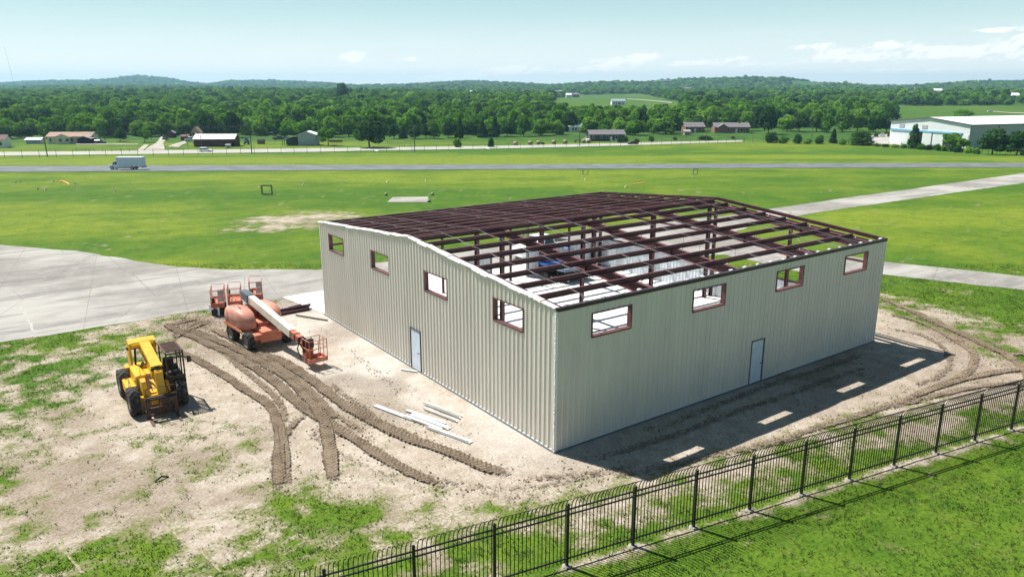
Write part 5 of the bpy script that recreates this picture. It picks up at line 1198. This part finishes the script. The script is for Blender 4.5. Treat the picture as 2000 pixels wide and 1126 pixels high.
o = MB().beam((0, 0, .05), (3.2, 1.8, .05), .25, .06).build('orange_strip', M['orangeh']); o.location = at(1236, 360); o.rotation_euler = (0, 0, RZ+.3); tag(o, 'thin orange strip lying on the grass below the right gate', 'strip')
for i, (u, v) in enumerate([(736,295.5),(952,291.2)]):
    o = MB().tube((-1.5, 0, .2), (1.5, 0, .2), .3, 10).build('culvert_pipe', M['trim']); o.location = put(u, v); o.rotation_euler = (0, 0, RZ-.9); tag(o, 'pale culvert pipe at the near road edge, %s of two' % ['left', 'right'][i], 'pipe', 'culvert pipes by the road')

# ------------------------------------------------------------------ poles, wires, road fences
poles = [(93, 306, 243, 'dark utility pole leaning at the left before the road', 0), (492, 300, 241, 'utility pole before the road right of the red barn', 0), (810, 296.5, 245, 'slim light pole before the road right of the big oak', 1), (1132, 286, 237, 'utility pole before the road by the hay bales', 0), (1379, 279, 234, 'tall light pole right of the smaller brick house', 1),
         (296, 273, 232, 'leaning utility pole at the edge of the wood above the driveway', 0), (1585, 270, 232, 'light pole among the shrubs left of the hangar', 1), (366, 284, 251, 'thin pole left of the red barn', 0), (394, 287, 263, 'thin pale pole in front of the red barn', 0), (206, 281, 256, 'thin pole behind the dark car of the cream house', 0)]
tops = []
for (u, v, vt, lb, li) in poles:
    p = at(u, v); s_ = dist(p); h = (v-vt)*s_/1595; t = thing('utility_pole' if not li else 'light_pole', lb, 'pole', p, RZ)
    ln = {93: -.35, 296: -1.2}.get(u, .0); r_ = .17 if v > 284 else .13
    MB().tube((0, 0, -.5), (ln, 0, h), r_, 8, r_*.7).build('pole', M['wood'] if not li else M['galv'], t)
    if li: MB().tube((0, 0, h), (-1.2, -.3, h+.2), .06, 5).rbox(-1.7, -1.0, -.5, -.2, h+.12, h+.3, .05).rbox(.1, .8, -.4, -.1, h+.02, h+.2, .05).build('lamp_head', M['galv'], t)
    elif u in (93, 492, 1132, 296): MB().beam((ln-1., 0, h-.6), (ln+1., 0, h-.6), .12, .12).build('crossarm', M['wood'], t); MB().tube((ln, -.3, h-2.2), (ln, -.3, h-1.3), .2, 8).build('transformer', M['galv'], t) if u in (492,) else None
    tops.append((u, Vector((p.x+ln*math.cos(RZ), p.y+ln*math.sin(RZ), p.z+h))))
tp = dict(tops)
def wire(name, label, A, Bp, n=3, sag=1.2, r=.035):
    b = MB()
    for k in range(n):
        off = Vector((0, 0, -.55*k)); pts = [A.lerp(Bp, i/16)+off-Vector((0, 0, sag*4*(i/16)*(1-i/16))) for i in range(17)]
        b.path([q-A for q in pts], r, 4)
    o = b.build(name, M['wire']); o.location = A; tag(o, label, 'wires', 'overhead wires along the road')
lf = at(-160, 310); lf = Vector((lf.x, lf.y, lf.z+13))
wire('overhead_wires', 'overhead wires running left from the leaning utility pole', lf, tp[93]); wire('overhead_wires', 'overhead wires between the leaning pole and the pole right of the barn', tp[93], tp[492], 3, 2.2)
wire('overhead_wires', 'overhead wires from the pole right of the barn to the pole on the wood edge', tp[492], tp[296], 2, 1.5)
p = at(34, 190); t = thing('radio_mast', 'very thin distant radio mast above the hills at the far left', 'mast', p, RZ); h = (190-92)*dist(p)/1595
MB().tube((0, 0, 0), (-h*.1, 0, h), .16, 6, .1).build('mast', M['galv'], t)
def wire_fence(name, label, pts, gap, hgt):
    P = [at(u, v) for u, v in pts]; t = thing(name, label, 'fence', P[0]); q = []; first = None
    for a, b in zip(P, P[1:]):
        k = max(1, round((b-a).length/gap))
        for j in range(k): q.append(a.lerp(b, j/k))
    q.append(P[-1]); q = [Vector((c.x, c.y, tz(c.x, c.y)))-P[0] for c in q]
    w = MB()
    for a, b in zip(q, q[1:]):
        for z in (.25, hgt*.5, hgt-.02): w.tube(a+Vector((0, 0, z)), b+Vector((0, 0, z)), .018 if z < hgt-.1 else .03, 4, cap=False)
    w.build('wire', M['galv'], t)
    for c in q:
        if first is None: first = MB().tube((0, 0, -.3), (0, 0, hgt), .055, 6).build('post', M['darkm'], t, c)
        else: e = first.copy(); COL.objects.link(e); e.parent = t; e.location = c
    print(name, len(q))
wire_fence('chain_link_fence', 'tall wire fence running between the field and the country road', [(-60,309.5),(300,304.5),(600,299),(900,293.5),(1150,288),(1330,283),(1470,279)], 4.6, 2.3)
wire_fence('chain_link_fence', 'wire fence along the shrubs before the white hangar', [(1470,279),(1640,282.5),(1760,287.5),(1860,295),(1930,301),(2040,308)], 4.6, 2.2)
wire_fence('farm_fence', 'low dark rail fence before the cream house', [(150,296.5),(270,296.5)], 3.2, 1.2)
wire_fence('farm_fence', 'low dark rail fence right of the driveway', [(322,291.5),(350,290.5),(384,288)], 3.2, 1.2)
wire_fence('farm_fence', 'low brown fence beside the big oak', [(757,279.5),(790,286.5),(812,286)], 3., 1.2)
# ------------------------------------------------------------------ trees
def crown(seed, kind, nq=1300, leaf=.085):
    """unit crown: radius about 1, height 0..1 above the ground line; leaf clumps through lobes"""
    rg = np.random.default_rng(seed); lob = []
    if kind == 'broad':
        for i in range(15):
            a = rg.random()*6.283; r = rg.random()**.6*.62; z = .24+.62*rg.random()
            sz = (.30+.22*rg.random())*(1.08-.35*abs(z-.5)*2)
            if z > .68: r *= .6
            lob.append((r*math.cos(a), r*math.sin(a), z, sz, sz*.42))
        lob.append((0, 0, .52, .62, .36))
    elif kind == 'airy':
        for i in range(11):
            a = i*2.4; r = .25+.5*rg.random(); z = .30+.6*rg.random()
            sz = .24+.2*rg.random(); lob.append((r*math.cos(a), r*math.sin(a), z, sz, sz*.36))
    elif kind == 'cone':
        for i in range(16):
            z = .06+.9*i/15; a = rg.random()*6.283; r = .36*(1-z); sz = .16+.62*(1-z)*(.75+.3*rg.random())
            lob.append((r*math.cos(a)*.6, r*math.sin(a)*.6, z, sz, .11))
    elif kind == 'bush':
        for i in range(13):
            a = rg.random()*6.283; r = rg.random()**.5*.62; z = .16+.5*rg.random()*(1.1-r*.7)
            sz = .26+.22*rg.random(); lob.append((r*math.cos(a), r*math.sin(a), z, sz, sz*.6))
    L = np.array(lob); wts = L[:, 3]**2; ix = rg.choice(len(L), nq, p=wts/wts.sum())
    d = rg.normal(size=(nq, 3)); d[:, 2] += .25; d /= np.linalg.norm(d, axis=1)[:, None]
    rr = .72+.36*rg.random(nq); out = rg.random(nq) < .07; rr[out] += .18
    c = L[ix, :3]+d*rr[:, None]*np.stack([L[ix, 3], L[ix, 3], L[ix, 4]], 1); c[:, 2] = np.maximum(c[:, 2], .03)
    n = d+rg.normal(size=(nq, 3))*.45; n /= np.linalg.norm(n, axis=1)[:, None]
    h = rg.normal(size=(nq, 3)); x = np.cross(n, h); x /= np.linalg.norm(x, axis=1)[:, None]; y = np.cross(n, x)
    s = leaf*(.6+.8*rg.random(nq))[:, None]; zs = np.array([1, 1, .55])
    V = np.empty((nq*4, 3)); j = lambda: (.7+.6*rg.random(nq))[:, None]
    V[0::4] = c+(-x*j()-y*.5)*s*zs; V[1::4] = c+(x*.4-y*j())*s*zs; V[2::4] = c+(x*j()+y*.6)*s*zs; V[3::4] = c+(-x*.3+y*j())*s*zs
    return V, np.arange(nq*4).reshape(-1, 4)
KINDS = []
for i, (k, m, n, lf) in enumerate([('broad', 'leaf', 1900, .085), ('broad', 'leaf', 1900, .08), ('broad', 'leaf', 1900, .09), ('broad', 'leafy', 1900, .08), ('airy', 'leafy', 1300, .075), ('broad', 'leafd', 1900, .08), ('cone', 'leafd', 1700, .07), ('bush', 'leaf', 1600, .075), ('bush', 'leafd', 1600, .07)]):
    V, F = crown(100+i, k, n, lf); KINDS.append(np_mesh('crown', V, F, M[m]))
def trunk_mesh(seed):
    rg = random.Random(seed); b = MB(); top = Vector((rg.uniform(-.05, .05), rg.uniform(-.05, .05), .34)); b.tube((0, 0, -.06), top, .055, 7, .036)
    for i in range(4):
        a = i*1.6+rg.random(); e = top+Vector((math.cos(a)*.42, math.sin(a)*.42, .22+.14*rg.random())); m_ = top.lerp(e, .5)+Vector((0, 0, .05)); b.tube(top, m_, .03, 5, .02); b.tube(m_, e, .02, 5, .008)
    me = bpy.data.meshes.new('trunk'); me.from_pydata(b.v, [], b.f); me.materials.append(M['trunk']); return me
TRUNKS = [trunk_mesh(i) for i in range(3)]
rT = random.Random(21); CROWN0 = {}
def tree(label, u, vb, vt, wpx, k, name='tree', cat='tree', group=None, lean=0.):
    p = at(u, vb); s_ = dist(p); h = (vb-vt)*s_/1595; w = wpx*s_/1541/2
    t = thing(name, label, cat, (p.x, p.y, tz(p.x, p.y)-.05), rT.random()*6.28, group, (w, w, h))
    if lean: t.rotation_euler = (lean*math.sin(RZ)*0, lean, RZ)
    o = link('crown', KINDS[k], t); CROWN0.setdefault(k, o); link('trunk', TRUNKS[rT.randrange(3)], t)
    return t
# trees that stand on their own
one = [('big dark round oak standing alone before the wood at the roadside', 722, 288, 220, 72, 5, 'oak_tree'), ('slender open tree right of the blue-grey pole barn', 641, 284, 245, 40, 4, 'tree'), ('dense round tree directly behind the pole barn', 596, 266, 233, 44, 3, 'tree'), ('rounded green tree left of the pole barn at the wood edge', 557, 268, 243, 34, 0, 'tree'),
 ('small round bush alone at the roadside, left of the two', 893, 287.5, 262, 22, 7, 'bush'), ('small dark round bush alone at the roadside, right of the two', 960, 287, 264, 19, 8, 'bush'), ('dark compact tree right of the cream house', 235, 276, 246, 27, 5, 'tree'), ('small pale tree at the foot of the leaning wood edge pole', 283, 278, 250, 28, 4, 'tree'),
 ('spreading dark oak with the widest crown right of the grey house', 1300, 262, 228, 52, 0, 'oak_tree'), ('round tree between the grey house and the spreading oak', 1240, 264, 232, 48, 3, 'tree'), ('tall dark tree right of the brick houses', 1500, 262, 204, 44, 5, 'tree'), ('lone rounded tree in the pasture behind the hangar roof', 1882, 232, 212, 44, 3, 'tree'),
 ('dark cedar leaning over the hangar doors', 1783, 290, 243, 42, 6, 'cedar_tree'), ('large dark round bush left of the hangar by the fence', 1677, 283, 246, 66, 8, 'bush'), ('dark pointed cedar left of the large round bush', 1627, 280, 251, 24, 6, 'cedar_tree'), ('light feathery tree before the middle hangar doors', 1856, 297, 254, 34, 4, 'tree'), ('small light tree at the hangar wall, right of the feathery tree', 1880, 298, 266, 28, 4, 'tree'),
 ('very large dark tree hiding the hangar side wall, left of the pair', 1938, 302, 247, 62, 5, 'tree'), ('large dark tree at the right edge before the hangar side wall', 1985, 303, 252, 60, 5, 'tree'),
 ('dark rounded shrub at the right end of the grey house, left of two', 1211, 279, 264, 15, 8, 'bush'), ('dark rounded shrub at the right end of the grey house, right of two', 1220, 278.5, 262, 15, 8, 'bush'), ('low flat shrub behind the dark sedan', 1243, 277, 269, 16, 8, 'bush'), ('round green shrub in the meadow right of the dark sedan', 1271, 276, 259, 17, 7, 'bush'), ('small shrub in the meadow below the smaller brick house', 1318, 274, 264, 10, 7, 'bush'), ('wide low cedar shrub at the foot of the tall light pole', 1378, 273, 263, 34, 8, 'bush'),
 ('small shrub below the longer brick house', 1432, 271, 264, 9, 8, 'bush'), ('tall tree crown rising alone above the wood against the sky', 668, 205, 160, 34, 5, 'tree'), ('small bush beside the third hay bale', 1060, 282, 276, 10, 8, 'bush')]
for (lb, u, vb, vt, w, k, nm) in one: tree(lb, u, vb, vt, w, k, nm, 'bush' if nm == 'bush' else 'tree')
# shrubs along the fence on the right
ordn = ['first', 'second', 'third', 'fourth', 'fifth', 'sixth', 'seventh', 'eighth', 'ninth', 'tenth', 'eleventh', 'twelfth', 'thirteenth', 'fourteenth', 'fifteenth', 'sixteenth', 'seventeenth', 'eighteenth', 'nineteenth', 'twentieth', 'twenty-first', 'twenty-second', 'twenty-third', 'twenty-fourth', 'twenty-fifth', 'twenty-sixth', 'twenty-seventh', 'twenty-eighth', 'twenty-ninth', 'thirtieth']
sh = [(1508,279,252,30,8),(1530,280,260,24,7),(1556,280.5,256,22,8),(1578,281,264,20,7),(1600,281,258,24,7),(1645,282.5,266,20,7),(1712,286,277,18,7),(1730,287,279,18,8),(1748,288,279,20,7),(1766,289,280,18,8),(1800,292,277,22,7),(1815,293,279,20,8),(1830,294,276,22,7),(1843,295,280,22,7),(1862,297,279,24,7),(1872,298,281,22,8),(1892,299,281,22,7),(1906,301,284,18,7),(2005,304,268,30,8)]
for i, (u, vb, vt, w, k) in enumerate(sh): tree('%s shrub from the left in the scrub along the fence before the hangar' % ordn[i], u, vb, vt, w, k, 'shrub', 'shrub', 'shrubs along the hangar fence')
# the front row of the wood, tree by tree
rows = [('behind the cream house', -30, 240, 271, 268, 231, [0, 1, 2, 5, 3, 1], 26), ('above the driveway, left of the red barn', 250, 372, 267, 265, 230, [1, 0, 3, 2], 26), ('behind the red barn', 385, 480, 268, 268, 209, [5, 5, 0], 34), ('between the red barn and the pole barn', 494, 546, 266, 264, 226, [0, 2, 1], 26),
        ('between the pole barn and the big oak', 622, 700, 268, 268, 222, [1, 2, 0], 28), ('in the dark hedge right of the big oak', 757, 905, 271, 269, 237, [5, 6, 5, 5, 0], 21), ('in the row of cedars behind the small bushes', 925, 1005, 268, 266, 232, [6, 6, 5], 21), ('left of the white cottage', 1010, 1100, 267, 263, 226, [1, 0, 7, 2], 25), ('behind the grey house', 1142, 1222, 260, 262, 224, [1, 3, 0], 26),
        ('between the grey house and the brick houses', 1256, 1330, 262, 258, 222, [0, 1, 2], 26), ('behind the brick houses', 1342, 1478, 255, 254, 214, [5, 0, 1, 2], 28), ('between the tall dark tree and the hangar', 1522, 1745, 257, 258, 214, [0, 5, 1, 3, 0, 2], 27)]
for (ph, u0, u1, v0, v1, vt, ks, stp) in rows:
    n = max(2, int((u1-u0)/stp))
    for i in range(n):
        f = (i+.5)/n; u = u0+(u1-u0)*f+rT.uniform(-5, 5); vb = v0+(v1-v0)*f+rT.uniform(-1.2, 1.2); k = ks[i % len(ks)]
        tree('%s edge tree from the left, %s, %s' % (ordn[i], ['rounded', 'broad', 'leafy', 'bright', 'airy', 'dark', 'pointed', 'bushy'][k], ph), u, vb, vt+rT.uniform(-7, 10), stp*rT.uniform(1.25, 1.75), k, 'cedar_tree' if k == 6 else 'tree', 'tree', 'trees at the wood edge '+ph)
# ------------------------------------------------------------------ the woods behind: one mass
rg = np.random.default_rng(11); SS, LL = [], []
def add_pts(s0, s1, gap):
    s = s0
    while s < s1:
        w = .80*s+30; n = int(2*w/gap); l = (np.arange(n)+rg.random(n))*gap-w; SS.append(s+(rg.random(n)-.5)*gap*1.1); LL.append(l); s += gap*.9
add_pts(344, 640, 8.6); add_pts(640, 1300, 11); add_pts(1300, 2600, 17); add_pts(2600, 5300, 30)
s = np.concatenate(SS); l = np.concatenate(LL); x = CAM[0]+s*FWD[0]+l*RGT[0]; y = CAM[1]+s*FWD[1]+l*RGT[1]; z = TZ(s, l)
U, Vv = px(x, y, z); keep = (U > -500) & (U < 2500)
edge = np.interp(U, [-500, 240, 480, 620, 700, 905, 1100, 1330, 1345, 1480, 1520, 1745, 1760, 2500], [267, 266, 264, 264, 264, 264, 261, 256, 251, 250, 251, 252, 215, 215])
keep &= Vv < edge; keep &= ~((s > 380) & (s < 1600) & (fbm(x/75+20, y/75, 3) > .665))
for P in PAST[:3]: keep &= sdf(U, Vv, P) < 0
for P in PAST[3:]: keep &= sdf(U, Vv, P) < 0
for (u0, u1, vb) in ((1333, 1350, 178), (1296, 1306, 162), (1765, 1788, 181), (1826, 1840, 184.5), (1936, 1945, 193), (1975, 1992, 197), (915, 923, 186)): keep &= ~((U > u0-2) & (U < u1+2) & (Vv > vb-1) & (Vv < vb+10))
# thin glades and a cut line on the far hill
keep &= ~((s > 2300) & (fbm(x/260+3, y/260, 3) > .62))
cut = np.abs(U-(745-(170-Vv)*-1.6)) < 3; keep &= ~(cut & (s > 2600) & (U > 735) & (U < 765))
s, x, y, z = s[keep], x[keep], y[keep], z[keep]; n = len(s); print('woods', n)
big = np.interp(s, [340, 640, 1300, 2600, 5300], [1., 1.05, 1.35, 1.9, 2.6])
hh = (6.5+7.5*rg.random(n)**1.5)*np.interp(s, [340, 1300, 2600, 5300], [.95, 1., 1.05, 1.25]); ww = (4.0+2.8*rg.random(n))*big
tallp = rg.random(n) < .05; hh[tallp] *= 1.2
fm = bpy.data.meshes.new('woods'); fm.vertices.add(n); fm.vertices.foreach_set('co', np.stack([x, y, z-.4], 1).astype(np.float32).ravel()); fm.update()
for nm, ty, arr in (('sc', 'FLOAT_VECTOR', np.stack([ww, ww, hh], 1)), ('rz', 'FLOAT', rg.random(n)*6.283), ('pick', 'INT', rg.choice(6, n, p=[.22, .22, .18, .16, .06, .16]))):
    a = fm.attributes.new(nm, ty, 'POINT')
    a.data.foreach_set('vector' if ty == 'FLOAT_VECTOR' else 'value', arr.astype(np.int32 if ty == 'INT' else np.float32).ravel())
wo = link('woods', fm); tag(wo, 'dense green woods covering the plain and the far hills', 'woods', kind='stuff')
ng = bpy.data.node_groups.new('woods', 'GeometryNodeTree'); ng.interface.new_socket('Geometry', in_out='INPUT', socket_type='NodeSocketGeometry'); ng.interface.new_socket('Geometry', in_out='OUTPUT', socket_type='NodeSocketGeometry')
N = NT(ng); gi = N.n('NodeGroupInput'); go = N.n('NodeGroupOutput'); jn = N.n('GeometryNodeGeometryToInstance')
for k in range(6):
    oi = N.n('GeometryNodeObjectInfo', {'Object': CROWN0[k]}, transform_space='ORIGINAL'); oi.inputs['As Instance'].default_value = False
    ng.links.new(oi.outputs['Geometry'], jn.inputs[0])
def nattr(nm, ty):
    a = N.n('GeometryNodeInputNamedAttribute', data_type=ty); a.inputs['Name'].default_value = nm; return a.outputs['Attribute']
ip = N.n('GeometryNodeInstanceOnPoints'); ng.links.new(gi.outputs[0], ip.inputs['Points']); ng.links.new(jn.outputs[0], ip.inputs['Instance']); ip.inputs['Pick Instance'].default_value = True
ng.links.new(nattr('pick', 'INT'), ip.inputs['Instance Index']); ng.links.new(nattr('sc', 'FLOAT_VECTOR'), ip.inputs['Scale'])
cb = N.n('ShaderNodeCombineXYZ'); ng.links.new(nattr('rz', 'FLOAT'), cb.inputs[2]); ng.links.new(cb.outputs[0], ip.inputs['Rotation']); ng.links.new(ip.outputs[0], go.inputs[0])
md = wo.modifiers.new('woods', 'NODES'); md.node_group = ng

# ------------------------------------------------------------------ air
hz = bpy.data.materials.new('haze'); hz.use_nodes = True; N = NT(hz.node_tree)
v = N.n('ShaderNodeVolumePrincipled', {'Color': (.44, .76, 1., 1), 'Density': .00012, 'Anisotropy': .2})
ou = N.n('ShaderNodeOutputMaterial'); hz.node_tree.links.new(v.outputs[0], ou.inputs['Volume'])
b = MB(); b.box(-300, 7600, -6600, 6600, -60, 105)
o = b.build('haze', hz); o.location = (CAM[0], CAM[1], 0); o.rotation_euler = (0, 0, YAW); tag(o, 'thin pale summer haze over the plain', 'haze', kind='stuff')
print('objects', len(bpy.data.objects))
